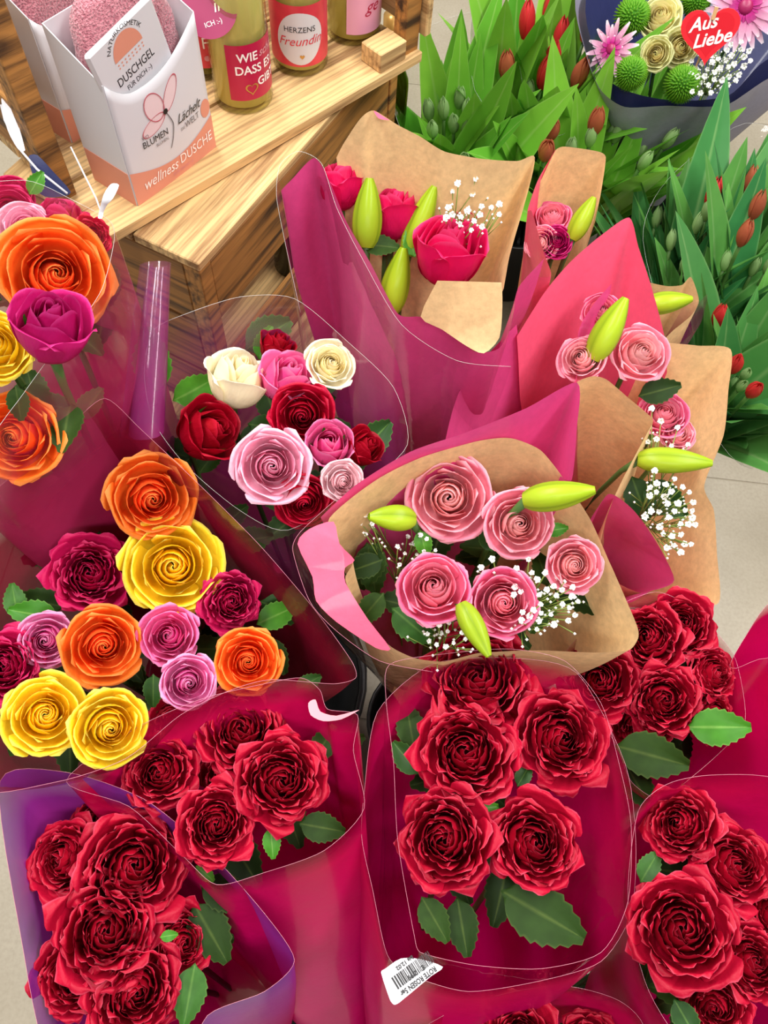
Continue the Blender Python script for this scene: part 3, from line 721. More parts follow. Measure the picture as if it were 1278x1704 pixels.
sheet('film', [(560, 830, .85), (500, 885, .855), (487, 915, .852), (515, 1000, .838), (560, 1050, .825), (632, 1100, .805), (720, 1118, .79)], bE, K['film'], wE, seed=41, depth_to=.7, edge=ED)
for u, v, d, z, c, f, lab, lv in [
    (747, 828, 143, .835, 'salmon', (0, 0), 'largest pink rose, fully open, in the front kraft wrap', [(698, 880, .815, -75, 50, 'leaf_fresh'), (600, 870, .79, 140, 60, 'leaf'), (630, 900, .78, 250, 85, 'leaf_dark')]),
    (862, 872, 112, .835, 'salmon', (.15, 0), 'peach pink rose beside the lily bud on the kraft rim', [(905, 885, .81, 10, 40, 'leaf_fresh')]),
    (955, 940, 94, .825, 'salmon', (.15, -.05), 'pale pink round rose against the kraft side nearest the pink corner', []),
    (722, 978, 122, .83, 'deep_salmon', (.0, .25), 'ragged pink rose with turned-out petals beside dark leaves', [(640, 930, .79, 200, 70, 'leaf_dark'), (640, 985, .79, 230, 70, 'leaf_dark'), (650, 1010, .785, 320, 90, 'leaf'), (610, 900, .78, 280, 90, 'leaf_dark')]),
    (838, 1002, 118, .825, 'deep_salmon', (.1, -.05), 'deep pink rose above the downward lily bud', [(820, 920, .79, 110, 50, 'leaf')])]:
    rose(u, v, d * 1.07, z, c, 'tea', f, bE, lab, None, lv)
lily(652, 862, .835, 176, 78, .35, bE, 'short pale lily bud pointing away from the largest pink rose', 1.5)
lily(930, 824, .875, 8, 116, .3, bE, 'long green lily bud resting on the kraft rim beside peach rose', 1.15)
lily(790, 1048, .835, -62, 96, .4, bE, 'green lily bud hanging over the front kraft edge', 1.1)
gyp(scatter(905, 1000, 62, 48, 34, 3, 20) + [(820, 930, .02), (800, 945, .0), (880, 930, .02), (860, 945, .01)], bE, 'white gypsophila spray among the five pink roses', .825)
gyp(scatter(690, 915, 40, 25, 12, 4, -20) + scatter(608, 868, 16, 28, 7, 5), bE, 'thin gypsophila spray behind the ragged pink rose', .80, 5.5)
gyp(scatter(745, 1050, 40, 28, 15, 6), bE, 'bluish shaded gypsophila beside the hanging lily bud', .80, 6)
# ---- red rose bouquets
def redset(base, labs, roses, leaves=()):
    for k, (u, v, d, z, f) in enumerate(roses):
        rose(u, v, d, z, 'red', 'full', f, base, labs[k], None, leaves if k == 0 else (), random.uniform(.93, 1.08))
SR = K['sl_red']
bL = stick(570, 1720, .3)
wL = wrap('bouquet_sleeve', bL, 'crimson sleeve with a curled price sticker around red roses under the yellow roses')
rimL = [(110, 1300, .775), (220, 1215, .79), (330, 1165, .80), (430, 1140, .80), (500, 1128, .80), (532, 1148, .80), (545, 1180, .797), (595, 1190, .795), (588, 1250, .79), (606, 1345, .78), (540, 1415, .775), (440, 1452, .765), (360, 1472, .76), (305, 1425, .762), (215, 1342, .765)]
sheet('sleeve', rimL, bL, SR, wL, True, edge=ED, bulge=.008, seed=20)
patch('price_sticker', [(513, 1170, .805), (525, 1164, .806), (533, 1184, .804), (560, 1191, .802), (598, 1181, .80), (568, 1197, .80), (538, 1200, .802), (517, 1190, .804)], K['rose_ink'], wL)
redset(bL, ["dark red rose next to the orange and pink roses' clear sleeve corner", 'dark red rose right beside the curled price sticker', 'dark red rose beside the brown-edged yellow rose', "dark red rose above the small fresh leaf at the curled-sticker sleeve's front edge", 'dark red rose half hidden under the pink rose of the multicoloured bouquet', 'dark red rose sunk between its neighbours in the curled-sticker sleeve'],
       [(402, 1213, 158, .765, (0, .1)), (468, 1297, 162, .77, (.1, 0)), (266, 1285, 128, .762, (-.15, 0)), (360, 1370, 134, .765, (0, -.1)), (300, 1205, 105, .745, (-.2, .3)), (375, 1290, 90, .735, (0, 0))],
       [(495, 1370, .745, -10, 80, 'leaf_dark'), (450, 1375, .75, -85, 50, 'leaf_fresh'), (520, 1270, .74, 60, 70, 'leaf_dark'), (540, 1250, .73, 20, 70, 'leaf_dark'), (490, 1150, .745, 30, 50, 'leaf')])
bM = stick(430, 1740, .3)
wM = wrap('bouquet_sleeve', bM, 'crimson sleeve with purple far side around the largest red roses beside the bare floor')
rimM = [(0, 1300, .765), (110, 1285, .775), (240, 1330, .765), (350, 1420, .755), (440, 1520, .745), (490, 1598, .735), (440, 1650, .73), (345, 1690, .73), (300, 1790, .73), (180, 1830, .73), (80, 1760, .74), (35, 1560, .755)]
sheet('sleeve', rimM, bM, K['sl_purple'], wM, True, edge=ED, seed=21, bulge=.006)
redset(bM, ['largest red rose in the purple-backed sleeve, facing straight up', 'red rose surrounded by all the others in the purple-backed sleeve', 'red rose turned sideways against the purple film', 'red rose turned sideways towards the bare floor', 'crumpled red rose beside a curved green leaf in the purple-backed sleeve', 'red rose crown pressed up behind the largest rose, touching purple film', 'drooping small red rose beside the dark leaves of the purple-backed sleeve'],
       [(222, 1440, 192, .745, (.1, 0)), (178, 1548, 180, .75, (0, 0)), (108, 1430, 130, .735, (-.6, 0)), (122, 1625, 130, .735, (-.3, -.1)), (225, 1650, 160, .735, (.1, -.2)), (175, 1368, 110, .72, (-.1, .5)), (300, 1570, 120, .715, (.5, -.1))],
       [(330, 1470, .715, -20, 95, 'leaf_dark'), (320, 1500, .71, -60, 110, 'leaf_dark'), (325, 1440, .73, -40, 40, 'leaf_fresh'), (265, 1560, .75, 10, 30, 'leaf_fresh'), (325, 1600, .72, -100, 90, 'leaf')])
bN = stick(660, 1780, .3)
wN = wrap('bouquet_sleeve', bN, 'crimson sleeve with the white barcode price label around five red roses')
rimN = [(648, 1106, .80), (740, 1088, .80), (850, 1080, .80), (940, 1100, .795), (1000, 1170, .785), (1030, 1270, .78), (1050, 1370, .775), (1045, 1500, .765), (1000, 1585, .76), (900, 1612, .757), (790, 1606, .757), (700, 1585, .76), (690, 1560, .762), (662, 1400, .775), (655, 1270, .785), (643, 1170, .795)]
sheet('film', rimN, bN, K['film'], wN, True, edge=ED, seed=22, depth_to=.5)
sheet('sleeve', [(628, 1185, .775), (720, 1105, .78), (850, 1095, .78), (960, 1120, .775), (1040, 1270, .76), (1058, 1400, .75), (1050, 1520, .74), (1000, 1600, .735), (900, 1632, .73), (780, 1650, .73), (690, 1625, .735), (645, 1590, .738), (620, 1480, .748), (602, 1395, .755), (606, 1320, .762)], bN, K['sl_red'], wN, True, seed=23, bulge=.006, edge=ED)
redset(bN, ['broad red rose tucked right under the front kraft edge', 'red rose between the kraft-edge rose and the rose near the barcode label', 'red rose in the barcode sleeve leaning towards the roses at the kraft panel', 'red rose nearest the white barcode price label', 'red rose above the long drooping leaf in the barcode sleeve'],
       [(795, 1132, 196, .765, (0, .25)), (775, 1252, 182, .77, (0, .15)), (932, 1228, 168, .765, (.25, -.05)), (740, 1395, 172, .772, (-.1, -.05)), (888, 1402, 168, .768, (.2, 0))],
       [(830, 1480, .745, -30, 150, 'leaf_dark'), (700, 1490, .745, -60, 80, 'leaf_dark'), (780, 1350, .755, 10, 50, 'leaf_fresh'), (690, 1250, .74, 100, 80, 'leaf_dark'), (700, 1290, .745, 130, 70, 'leaf'), (760, 1490, .73, -80, 90, 'leaf_dark'), (860, 1310, .75, 60, 45, 'leaf')])
bO = stick(955, 1400, .27)
wO = wrap('bouquet_sleeve', bO, 'crimson sleeve around the red roses pressed against the kraft panel')
rimO = [(930, 1110, .70), (1010, 1020, .705), (1090, 985, .705), (1150, 1010, .70), (1190, 1050, .695), (1225, 1100, .69), (1240, 1200, .68), (1195, 1255, .68), (1130, 1310, .68), (1095, 1330, .68), (1050, 1300, .685), (1020, 1230, .69)]
sheet('sleeve', rimO, bO, SR, wO, True, edge=ED, seed=24)
redset(bO, ['dark red rose between the barcode sleeve and the kraft-panel roses', 'dark red rose touching the corner of the front kraft wrap', 'dark red rose touching the bottom edge of the square kraft panel', 'dark red rose above the bright fresh leaf with jagged edge', 'faded red rose turned towards the grey floor', 'faded drooping red rose over the broad dark leaf beside the barcode sleeve', 'faded crumpled red rose beside the bare magenta sleeve'],
       [(997, 1133, 132, .69, (0, .1)), (1078, 1062, 120, .70, (-.2, .2)), (1135, 1040, 118, .70, (.2, .3)), (1105, 1165, 128, .70, (.1, 0)), (1186, 1120, 100, .69, (.7, .1)), (1070, 1205, 110, .67, (0, -.6)), (1185, 1190, 85, .67, (.6, -.3))],
       [(1140, 1210, .69, 0, 100, 'leaf_fresh'), (1020, 1240, .69, -15, 120, 'leaf_dark'), (1040, 1270, .67, -60, 80, 'leaf_dark')])
bP = stick(1000, 1700, .28)
wP = wrap('bouquet_sleeve', bP, 'crimson sleeve beside the barcode sleeve, around the most crumpled red roses')
rimP = [(1062, 1350, .765), (1110, 1305, .775), (1180, 1290, .775), (1290, 1295, .77), (1420, 1360, .765), (1460, 1580, .75), (1330, 1790, .735), (1170, 1770, .735), (1080, 1650, .74), (1045, 1500, .75)]
sheet('sleeve', rimP, bP, SR, wP, True, edge=ED, seed=25)
redset(bP, ['red rose nearest the clear corner of the crumpled-rose sleeve', "red rose between two others against the crumpled-rose sleeve's far side", 'biggest red rose in the crumpled-rose sleeve beside the barcode sleeve', 'half visible red rose beside the biggest rose of the crumpled-rose sleeve', 'small low red rose beside a narrow leaf in the crumpled-rose sleeve', 'red rose against the far wall of the crumpled-rose sleeve'],
       [(1132, 1372, 126, .755, (-.3, .2)), (1222, 1440, 140, .755, (.4, 0)), (1135, 1545, 190, .765, (.1, 0)), (1250, 1600, 132, .745, (.4, 0)), (1190, 1675, 110, .735, (0, -.3)), (1290, 1520, 120, .735, (.3, 0))],
       [(1065, 1470, .745, 60, 60, 'leaf'), (1120, 1660, .735, -60, 70, 'leaf')])
bR = stick(1080, 1420, .26)
wR = wrap('bouquet_sleeve', bR, 'bare magenta sleeve beside the bare floor and the crumpled-rose sleeve')
sheet('sleeve', [(1215, 1105, .70), (1240, 1060, .715), (1285, 1000, .73), (1380, 980, .735), (1500, 1100, .72), (1480, 1280, .70), (1380, 1270, .69), (1290, 1100, .70), (1225, 1112, .69)], bR, SR, wR, True, edge=ED, seed=26, per=5)
bQ = stick(850, 1850, .28)
wQ = wrap('bouquet_sleeve', bQ, 'magenta sleeve with faded pale streaks lying under the barcode sleeve')
sheet('sleeve', [(690, 1730, .66), (800, 1665, .68), (930, 1640, .685), (1030, 1665, .68), (1075, 1720, .67), (1060, 1900, .65), (900, 1960, .64), (740, 1900, .64)], bQ, SR, wQ, True, edge=ED, seed=27)
redset(bQ, ['red rose under clear film next to the barcode sleeve', 'second red rose under clear film beside the crumpled-rose sleeve'], [(870, 1730, 130, .655, (0, .1)), (985, 1745, 120, .65, (.1, .1))])
# price label on N
lp = [pix(633, 1622, .757), pix(668, 1594, .762), pix(738, 1609, .758), pix(655, 1672, .752)]
ex = (lp[2] - lp[1]); ex = (lp[2] - lp[3]).normalized(); nz = ex.cross(lp[0] - lp[3]).normalized()
if nz.dot(CAMP - lp[0]) < 0: nz = -nz
ey = nz.cross(ex)
lp0 = lp[0] + nz * .004
def onpl(u, v, e=0.):
    d = ray(u, v); return CAMP + d * ((lp0 + nz * e - CAMP).dot(nz) / d.dot(nz))
LO = spline([onpl(*q) for q in [(634, 1618), (641, 1612), (667, 1595), (700, 1596), (737, 1609), (718, 1624), (665, 1668), (656, 1672), (649, 1664)]], 3, True)
lab = mk('price_label', LO, [tuple(range(len(LO)))], K['white'], wN, False)
def flatM(o, ex, ey, nz): return Matrix.Translation(o) @ Matrix((ex, ey, nz)).transposed().to_4x4()
bars = []; x = 0
rb = random.Random(5)
while x < .034:
    wd = rb.choice((.0005, .0008, .0013)); bars.append(boxg(x - .0015, x - .0015 + wd, -.0092, .0003, 0, .0002)); x += wd + rb.choice((.0005, .0009))
LP0 = onpl(654, 1626, .0004)
bv, bf = merge(*bars); mk('barcode', bv, bf, K['ink'], lab, False, M=flatM(LP0, ex, ey, nz))
# ================================================================ text
def textmesh(body, size, shear=0., off=0., align='CENTER'):
    c = bpy.data.curves.new('t', 'FONT'); c.body = body; c.size = size; c.shear = shear; c.offset = off; c.align_x = align; c.resolution_u = 3
    o = bpy.data.objects.new('t', c); COL.objects.link(o); dg = bpy.context.evaluated_depsgraph_get()
    m = o.evaluated_get(dg).to_mesh(); vs_ = [v.co.copy() for v in m.vertices]; fs = [tuple(p.vertices) for p in m.polygons]
    bpy.data.objects.remove(o); bpy.data.curves.remove(c); return vs_, fs
def write(parent, M, body, x, y, size, mat, shear=0., rot=0., off=0., align='CENTER', fn=None, name='lettering', sx=1.):
    vs_, fs = textmesh(body, size, shear, off, align); c, s = math.cos(rot), math.sin(rot)
    vs_ = [V(x + v.x * sx * c - v.y * s, y + v.x * sx * s + v.y * c, 0) for v in vs_]
    if fn: vs_ = [fn(v) for v in vs_]
    return mk(name, vs_, fs, mat, parent, False, M=M)
LM = flatM(LP0, -ex, -ey, nz)
write(lab, LM, 'ROTE ROSEN 5er', -.0145, .0115, .0056, K['ink'], sx=.75, off=.00018)
write(lab, LM, '€ 12,99', -.0165, .0058, .005, K['ink'], off=.00018)
write(lab, LM, 'bis 12.02', -.0128, -.0045, .0042, K['ink'], off=.00015)
# ================================================================ tulips
def tulip_leaf(seed, mat):
    r = random.Random(seed); n = 10; vs_, fs, at = [], [], []
    arch = r.uniform(.05, .28); tw = r.uniform(-.5, .5); wmax = r.uniform(.095, .15)
    for i in range(n + 1):
        t = i / n; wd = wmax * math.sin(math.pi * min(1, (.12 + .88 * t) ** .9)) ** .8 * (1 - .25 * t) + .001
        cx = arch * t * t; cz = t * (1 - .25 * arch * t)
        for k in range(5):
            a = -1 + k / 2; q = tw * t
            y = wd * a; fold = .55 * wd * abs(a) * (1.1 - t)
            vs_.append(V(cx - fold * math.cos(q) - y * math.sin(q) * .6, y * math.cos(q), cz)); at.append((t, a, abs(a)))
    for i in range(n):
        for k in range(4): fs.append((i * 5 + k, i * 5 + k + 1, (i + 1) * 5 + k + 1, (i + 1) * 5 + k))
    return rawmesh('leaf', vs_, fs, True, {'pc': at}, mat)
TL = {'tleaf': [tulip_leaf(i, K['tleaf']) for i in range(6)], 'tleaf_blue': [tulip_leaf(i + 9, K['tleaf_blue']) for i in range(6)]}
def tulip_petal(mat):
    vs_, fs, at = [], [], []
    for i in range(8):
        t = i / 7; r = .25 * math.sin(math.pi * (.10 + .80 * t)) ** .7 + .01 - .05 * t; wd = math.sin(math.pi * (.16 + .80 * t)) ** .7
        for k in range(5):
            a = -1 + k / 2; q = a * 1.0 * wd; vs_.append(V(r * math.cos(q), r * math.sin(q), t * 1.05 - .06 * a * a * t)); at.append((t, t, abs(a) * .7 + .3 * t))
    for i in range(7):
        for k in range(4): fs.append((i * 5 + k, i * 5 + k + 1, (i + 1) * 5 + k + 1, (i + 1) * 5 + k))
    return rawmesh('petal', vs_, fs, True, {'pc': at}, K[mat])
TP = {m: tulip_petal(m) for m in ('tulip_red', 'tulip_blush', 'tulip_green')}
def tulip(u, v, z, base, col, lm, label, group, hpx=55, nl=3, rl=random):
    p = pix(u, v, z); b = V(base.x + rl.uniform(-.045, .045), base.y + rl.uniform(-.045, .045), .03)
    root = empty('tulip', b); tag(root, label, 'tulip', group)
    d = (p - b).normalized(); d = (d + V(0, 0, .15)).normalized(); H = hpx * depth(p) / FPX
    M = frame(p - d * H * .3, d, V(rl.uniform(-1, 1), rl.uniform(-1, 1), 0), H)
    for i in range(6): put('petal', TP[col], root, M @ Matrix.Rotation(i * 1.047, 4, 'Z') @ Matrix.Scale(1 if i % 2 else .93, 4))
    sv, sf = tube(stem_pts(p - d * H * .29, d, b), .0035, 6); mk('stem', sv, sf, K['stem'], root)
    ln = (p - b).length
    for i in range(nl):
        q = b.lerp(p, rl.uniform(.35, .6)); a = rl.uniform(0, 6.28) if i else math.atan2((p - b).y, (p - b).x) + rl.uniform(-1, 1)
        od = V(math.cos(a), math.sin(a), 0); dd = (d + od * rl.uniform(.05, .40)).normalized(); L = ln * rl.uniform(.55, .85)
        Mx = frame(q, dd, od, L); put('leaf', rl.choice(TL[lm]), root, Mx)
    return root
rt = random.Random(21)
gI, gJ = 'tulips behind the kraft bouquets', 'tulips beside the square kraft panel'
bI = [pix(765, 345, .15), pix(860, 340, .15), pix(930, 400, .15)]
for u, v, c, k in [(822, 85, 'tulip_blush', 1), (843, 118, 'tulip_blush', 1), (876, 45, 'tulip_red', 1), (913, 32, 'tulip_red', 1), (932, 72, 'tulip_red', 1), (917, 105, 'tulip_red', 1), (978, 50, 'tulip_blush', 1), (962, 130, 'tulip_blush', 1), (905, 130, 'tulip_red', 1),
                   (990, 210, 'tulip_blush', 2), (908, 255, 'tulip_blush', 1), (915, 222, 'tulip_blush', 1)]:
    tulip(u, v, .52, bI[k], c, 'tleaf', {'tulip_red': 'bright red closed tulip among green leaves behind the kraft bouquets', 'tulip_blush': 'brownish red tulip bud among green leaves behind the kraft bouquets'}[c], gI + (' red' if c == 'tulip_red' else ' brownish'), 58, 3, rt)
for i in range(30):
    k = i % 3; cx, cy, sx, sy = [(755, 215, 45, 60), (880, 120, 80, 90), (1035, 235, 95, 55)][k]
    tulip(cx + rt.uniform(-sx, sx), cy + rt.uniform(-sy, sy), .50 - rt.uniform(0, .08), bI[k], 'tulip_green', 'tleaf', 'unopened green tulip bud among broad leaves behind the kraft bouquets', gI + ' green', 42, 4, rt)
bJ = [pix(1105, 640, .15), pix(1150, 720, .15), pix(1190, 640, .15)]
for u, v, c, k in [(1184, 330, 'tulip_red', 0), (1248, 312, 'tulip_blush', 2), (1257, 350, 'tulip_blush', 2), (1237, 395, 'tulip_blush', 2), (1195, 532, 'tulip_red', 1), (1222, 610, 'tulip_red', 1), (1252, 652, 'tulip_red', 1)]:
    tulip(u, v, .50, bJ[k], c, 'tleaf_blue', {'tulip_red': 'red tulip head among bluish green leaves beside the square kraft panel', 'tulip_blush': 'pale brownish tulip bud among bluish leaves beside the square kraft panel'}[c], gJ + (' red' if c == 'tulip_red' else ' brownish'), 52, 3, rt)
for i in range(26):
    k = i % 3; cx, cy, sx, sy = [(1140, 420, 50, 60), (1240, 600, 60, 110), (1230, 400, 60, 80)][k]
    tulip(cx + rt.uniform(-sx, sx), cy + rt.uniform(-sy, sy), .48 - rt.uniform(0, .1), bJ[k], 'tulip_green', 'tleaf_blue', 'unopened green tulip bud among bluish leaves beside the square kraft panel', gJ + ' green', 36, 4, rt)
wI = wrap('tulip_sleeve', bI[1], 'crinkled clear film sleeve standing around the tulips behind the kraft bouquets', 'film sleeve')
for k, r in enumerate([[(655, 175, .50), (690, 60, .52), (790, 20, .53), (850, 60, .52), (870, 180, .48), (800, 280, .46), (700, 260, .47)],
                       [(790, 150, .5), (800, -30, .53), (950, -60, .54), (1040, 30, .52), (1000, 180, .48), (900, 230, .46)]]):
    sheet('film', r, bI[k], K['film'], wI, True, edge=K['edge_clear'], seed=30 + k, depth_to=.7)
wJ = wrap('tulip_sleeve', bJ[0], 'clear film sleeve with long creased corner around the tulips beside the square kraft panel', 'film sleeve')
sheet('film', [(1070, 400, .47), (1110, 300, .50), (1240, 205, .53), (1350, 260, .52), (1360, 600, .46), (1250, 780, .40), (1140, 640, .42)], bJ[0], K['film'], wJ, True, edge=K['edge_clear'], seed=33, depth_to=.7)
# ================================================================ K: bouquet with the heart
bK = stick(1080, 330, .25)
wK = wrap('bouquet_wrap', bK, 'dark navy and lilac grey paper wrap around cream roses and pink gerbera')
sheet('grey_sheet', [(1000, 150, .56), (1040, 178, .55), (1110, 176, .55), (1170, 178, .55), (1215, 172, .55), (1280, 130, .56), (1400, 80, .57), (1420, -60, .60), (1250, -140, .62), (1060, -140, .62), (960, -20, .60), (975, 90, .58)], bK, K['greyp'], wK, True, thick=.0006, seed=34)
sheet('navy_sheet', [(1010, 130, .565), (1100, 165, .56), (1210, 160, .56), (1275, 100, .57), (1390, 60, .58), (1400, -60, .60), (1240, -130, .62), (1060, -130, .62), (975, 0, .60)], bK, K['navy'], wK, True, thick=.0006, seed=35, depth_to=.9)
for u, v, d, f, lab in [(1098, 28, 74, (0, .5), 'cream rose with greenish outer petals behind the red heart'), (1092, 90, 56, (-.1, .1), 'cream swirl rose beside the red heart tip'), (1132, 78, 66, (.2, .1), 'cream rose half hidden by the red heart')]:
    rose(u, v, d, .60, 'cream', 'tea', f, bK, lab)
def mum(u, v, d, lab):
    p = pix(u, v, .595); R = d / 2 * depth(p) / FPX; b = foot(bK); root = empty('chrysanthemum', b); tag(root, lab, 'chrysanthemum', 'green chrysanthemums beside the cream roses')
    G, at = [], []
    for k in range(240):
        zz = 1 - 1.5 * k / 240; q = k * 2.39996; rr = math.sqrt(max(0, 1 - zz * zz)); dd = V(rr * math.cos(q), rr * math.sin(q), zz); s_ = dd.orthogonal().normalized(); t_ = dd.cross(s_)
        G.append(([dd * .7 + s_ * .09, dd * .7 - s_ * .05 + t_ * .08, dd * .7 - s_ * .05 - t_ * .08, dd * 1.02], [(0, 1, 3), (1, 2, 3), (2, 0, 3)])); at += [(0, .1, .1)] * 3 + [(1, 1, 1)]
    cv_, cf_ = lathe([(.74 * math.sin(t), .74 * math.cos(t)) for t in [math.pi * i / 8 for i in range(9)]], 14); G.append((cv_, cf_)); at += [(0, .0, .0)] * len(cv_)
    vs_, fs = merge(*G); o = mk('florets', vs_, fs, K['mum'], root, True, {'pc': at}, frame(p, axis_of(p, (0, .3)), None, R)); o['kind'] = 'stuff'
    sv, sf = tube(stem_pts(p, axis_of(p, (0, .3)), b), .0025, 6); mk('stem', sv, sf, K['stem'], root)
for u, v, d in [(1052, 28, 62), (1050, 122, 56), (1135, 140, 62), (1158, 2, 52)]: mum(u, v, d, 'round green pompon chrysanthemum beside the cream roses')
def gerb(u, v, d, z, f, lab, n=26):
    p = pix(u, v, z); R = d / 2 * depth(p) / FPX; b = foot(bK); root = empty('gerbera', b); tag(root, lab, 'gerbera')
    M = frame(p, axis_of(p, f), None, R)
    for ring, (n_, l, zz) in enumerate([(n, 1., 0), (n - 4, .8, .05), (n - 4, .45, .10)]):
        vs_, fs, at = [], [], []
        for i in range(6):
            t = i / 5
            for a in (-1, 0, 1): vs_.append(V(.15 + (l - .15) * t, a * .10 * l ** .5 * math.sin(math.pi * (.15 + .75 * t)), zz + .08 * t - .12 * t * t + .01 * a * a)); at.append((t, t * (1 if ring < 2 else .15), t))
        for i in range(5):
            for k in range(2): fs.append((i * 3 + k, i * 3 + k + 1, i * 3 + k + 4, i * 3 + k + 3))
        ms = rawmesh('petal', vs_, fs, True, {'pc': at}, K['gerbera'])
        for i in range(n_): put('petal', ms, root, M @ Matrix.Rotation(2 * math.pi * (i + .5 * ring) / n_, 4, 'Z') @ Matrix.Rotation(random.uniform(-.08, .08), 4, 'Y'))
    dv, df = lathe([(.0, .17), (.1, .16), (.18, .12), (.2, .05)], 16); mk('disc', [M @ q for q in dv], df, K['tag_wine'], root)
    sv, sf = tube(stem_pts(p, axis_of(p, f), b), .003, 6); mk('stem', sv, sf, K['stem'], root)
gerb(1240, 12, 130, .61, (.1, .1), 'pink and white gerbera behind the red heart')
gerb(1018, 82, 90, .585, (-.4, .2), 'pink and white gerbera behind the tulip film', 14)
gyp(scatter(1195, 110, 62, 38, 52, 8, -35), bK, 'white gypsophila spray below the red heart', .60, 6.5)
# heart pick
hp = pix(1180, 55, .66); hd = empty('heart_pick', foot(bK)); tag(hd, 'red heart-shaped pick reading Aus Liebe in the cream rose bouquet', 'heart pick')
HM = frame(hp, axis_of(hp, (.05, -.25)), RIGHT + UPI * .14, 1); hs = 46 * depth(hp) / FPX
def heart2(n=40): 
    L = []
    for i in range(n):
        t = 2 * math.pi * i / n; L.append(V(16 * math.sin(t) ** 3, 13 * math.cos(t) - 5 * math.cos(2 * t) - 2 * math.cos(3 * t) - math.cos(4 * t), 0) / 16)
    return L
def solid(L, z0, z1):
    n = len(L); v = [V(p.x, p.y, z0) for p in L] + [V(p.x, p.y, z1) for p in L]
    return v, [tuple(range(n))[::-1], tuple(range(n, 2 * n))] + [(i, (i + 1) % n, n + (i + 1) % n, n + i) for i in range(n)]
HL = [p * hs for p in heart2()]
hv, hf = solid(HL, -.0015, .0015); mk('heart_plate', hv, hf, K['heart'], hd, False, M=HM)
hv, hf = solid([V(p.x * .82, p.y * .8 + .002, 0) for p in HL], .0015, .0018); pr = mk('inner_print', hv, hf, K['heart_dk'], hd, False, M=HM)
write(hd, HM @ Matrix.Translation((0, 0, .0022)), 'Aus', -.011, .006, .028, K['white_ink'], .35, .14, .0006)
write(hd, HM @ Matrix.Translation((0, 0, .0022)), 'Liebe', .006, -.017, .028, K['white_ink'], .35, .14, .0006)
cv, cf = boxg(-.003, .003, -.009, .009, .0015, .006); mk('clip', cv, cf, K['clip'], hd, False, M=HM @ Matrix.Translation((.004, hs * .62, 0)) @ Matrix.Rotation(-.2, 4, 'Z'))
sv, sf = tube([hp, hp.lerp(foot(bK), .5), foot(bK)], .0015, 5); mk('rod', sv, sf, K['clip'], hd)
# ================================================================ crates
def crate_frame(a, b):
    a = V(a.x, a.y, 0); b = V(b.x, b.y, 0)
    ex = (b - a); ex.z = 0; ex.normalize(); ey = V(-ex.y, ex.x, 0); return Matrix.Translation(a) @ Matrix((ex, ey, V(0, 0, 1))).transposed().to_4x4()
ZS = .72
a, b = pix(193, 385, ZS), pix(688, 95, ZS); MU = crate_frame(a, b); LU = (b - a).length
cu = empty('wooden_crate', V(a.x, a.y, .705)); tag(cu, 'upper flamed pine crate holding the gift boxes and wine bottles', 'crate')
DU = .30
y = 0
for wdt in (.105, .09, .09): bevbox('plank', -.01, LU + .02, y, y + wdt, ZS - .016, ZS, K['wood'], cu, MU); y += wdt + .006
for x0 in (-.004,):
    bevbox('post', x0 - .022, x0 + .006, .085, .115, ZS - .016, ZS + .36, K['burnt'], cu, MU)
    bevbox('post', x0 - .02, x0 + .004, DU - .03, DU, ZS - .016, ZS + .36, K['burnt'], cu, MU)
    for k in range(3): bevbox('slat', .118, DU - .032, 0, .012, .02 + k * .12, .11 + k * .12, K['burnt'], cu, MU @ Matrix.Translation((x0 - .002, .0, ZS)) @ Matrix.Rotation(math.pi / 2, 4, 'Z'))
bevbox('post', LU - .01, LU + .02, .01, .035, ZS - .016, ZS + .36, K['burnt'], cu, MU)
bevbox('post', LU - .01, LU + .02, DU - .03, DU, ZS - .016, ZS + .36, K['burnt'], cu, MU)
bevbox('corner_block', LU - .065, LU - .012, .004, .045, ZS, ZS + .028, K['wood'], cu, MU)
for k in range(3): bevbox('slat', 0, DU, 0, .012, .02 + k * .12, .11 + k * .12, K['wood'], cu, MU @ Matrix.Translation((LU + .034, .0, ZS)) @ Matrix.Rotation(math.pi / 2, 4, 'Z'))
for k in range(3): bevbox('slat', -.01, LU + .02, DU + .001, DU + .013, ZS + .02 + k * .12, ZS + .11 + k * .12, K['wood'], cu, MU)
ZL = .703
a, b = pix(330, 440, ZL), pix(598, 137, ZL); ML = crate_frame(a, b); LL = .55
cl = empty('wooden_crate', V(a.x, a.y, .335)); tag(cl, 'lower flamed pine crate set askew under the bottle crate', 'crate')
y = 0
for wdt in (.10, .10, .10): bevbox('plank', 0, LL, y, y + wdt, ZL - .014, ZL, K['wood'], cl, ML); y += wdt + .004
for px_ in (.0, LL - .026):
    for py_ in (.002, .28): bevbox('post', px_ + .001, px_ + .026, py_, py_ + .026, .335, ZL - .0142, K['burnt'], cl, ML)
for k in range(2): bevbox('slat', .0265, LL - .0265, .004, .016, ZL - .13 - k * .20, ZL - .02 - k * .20, K['burnt'], cl, ML)
for k in range(3): bevbox('slat', 0, .25, 0, .012, .34 + k * .118, .45 + k * .118, K['burnt'], cl, ML @ Matrix.Translation((.014, .029, 0)) @ Matrix.Rotation(math.pi / 2, 4, 'Z'))
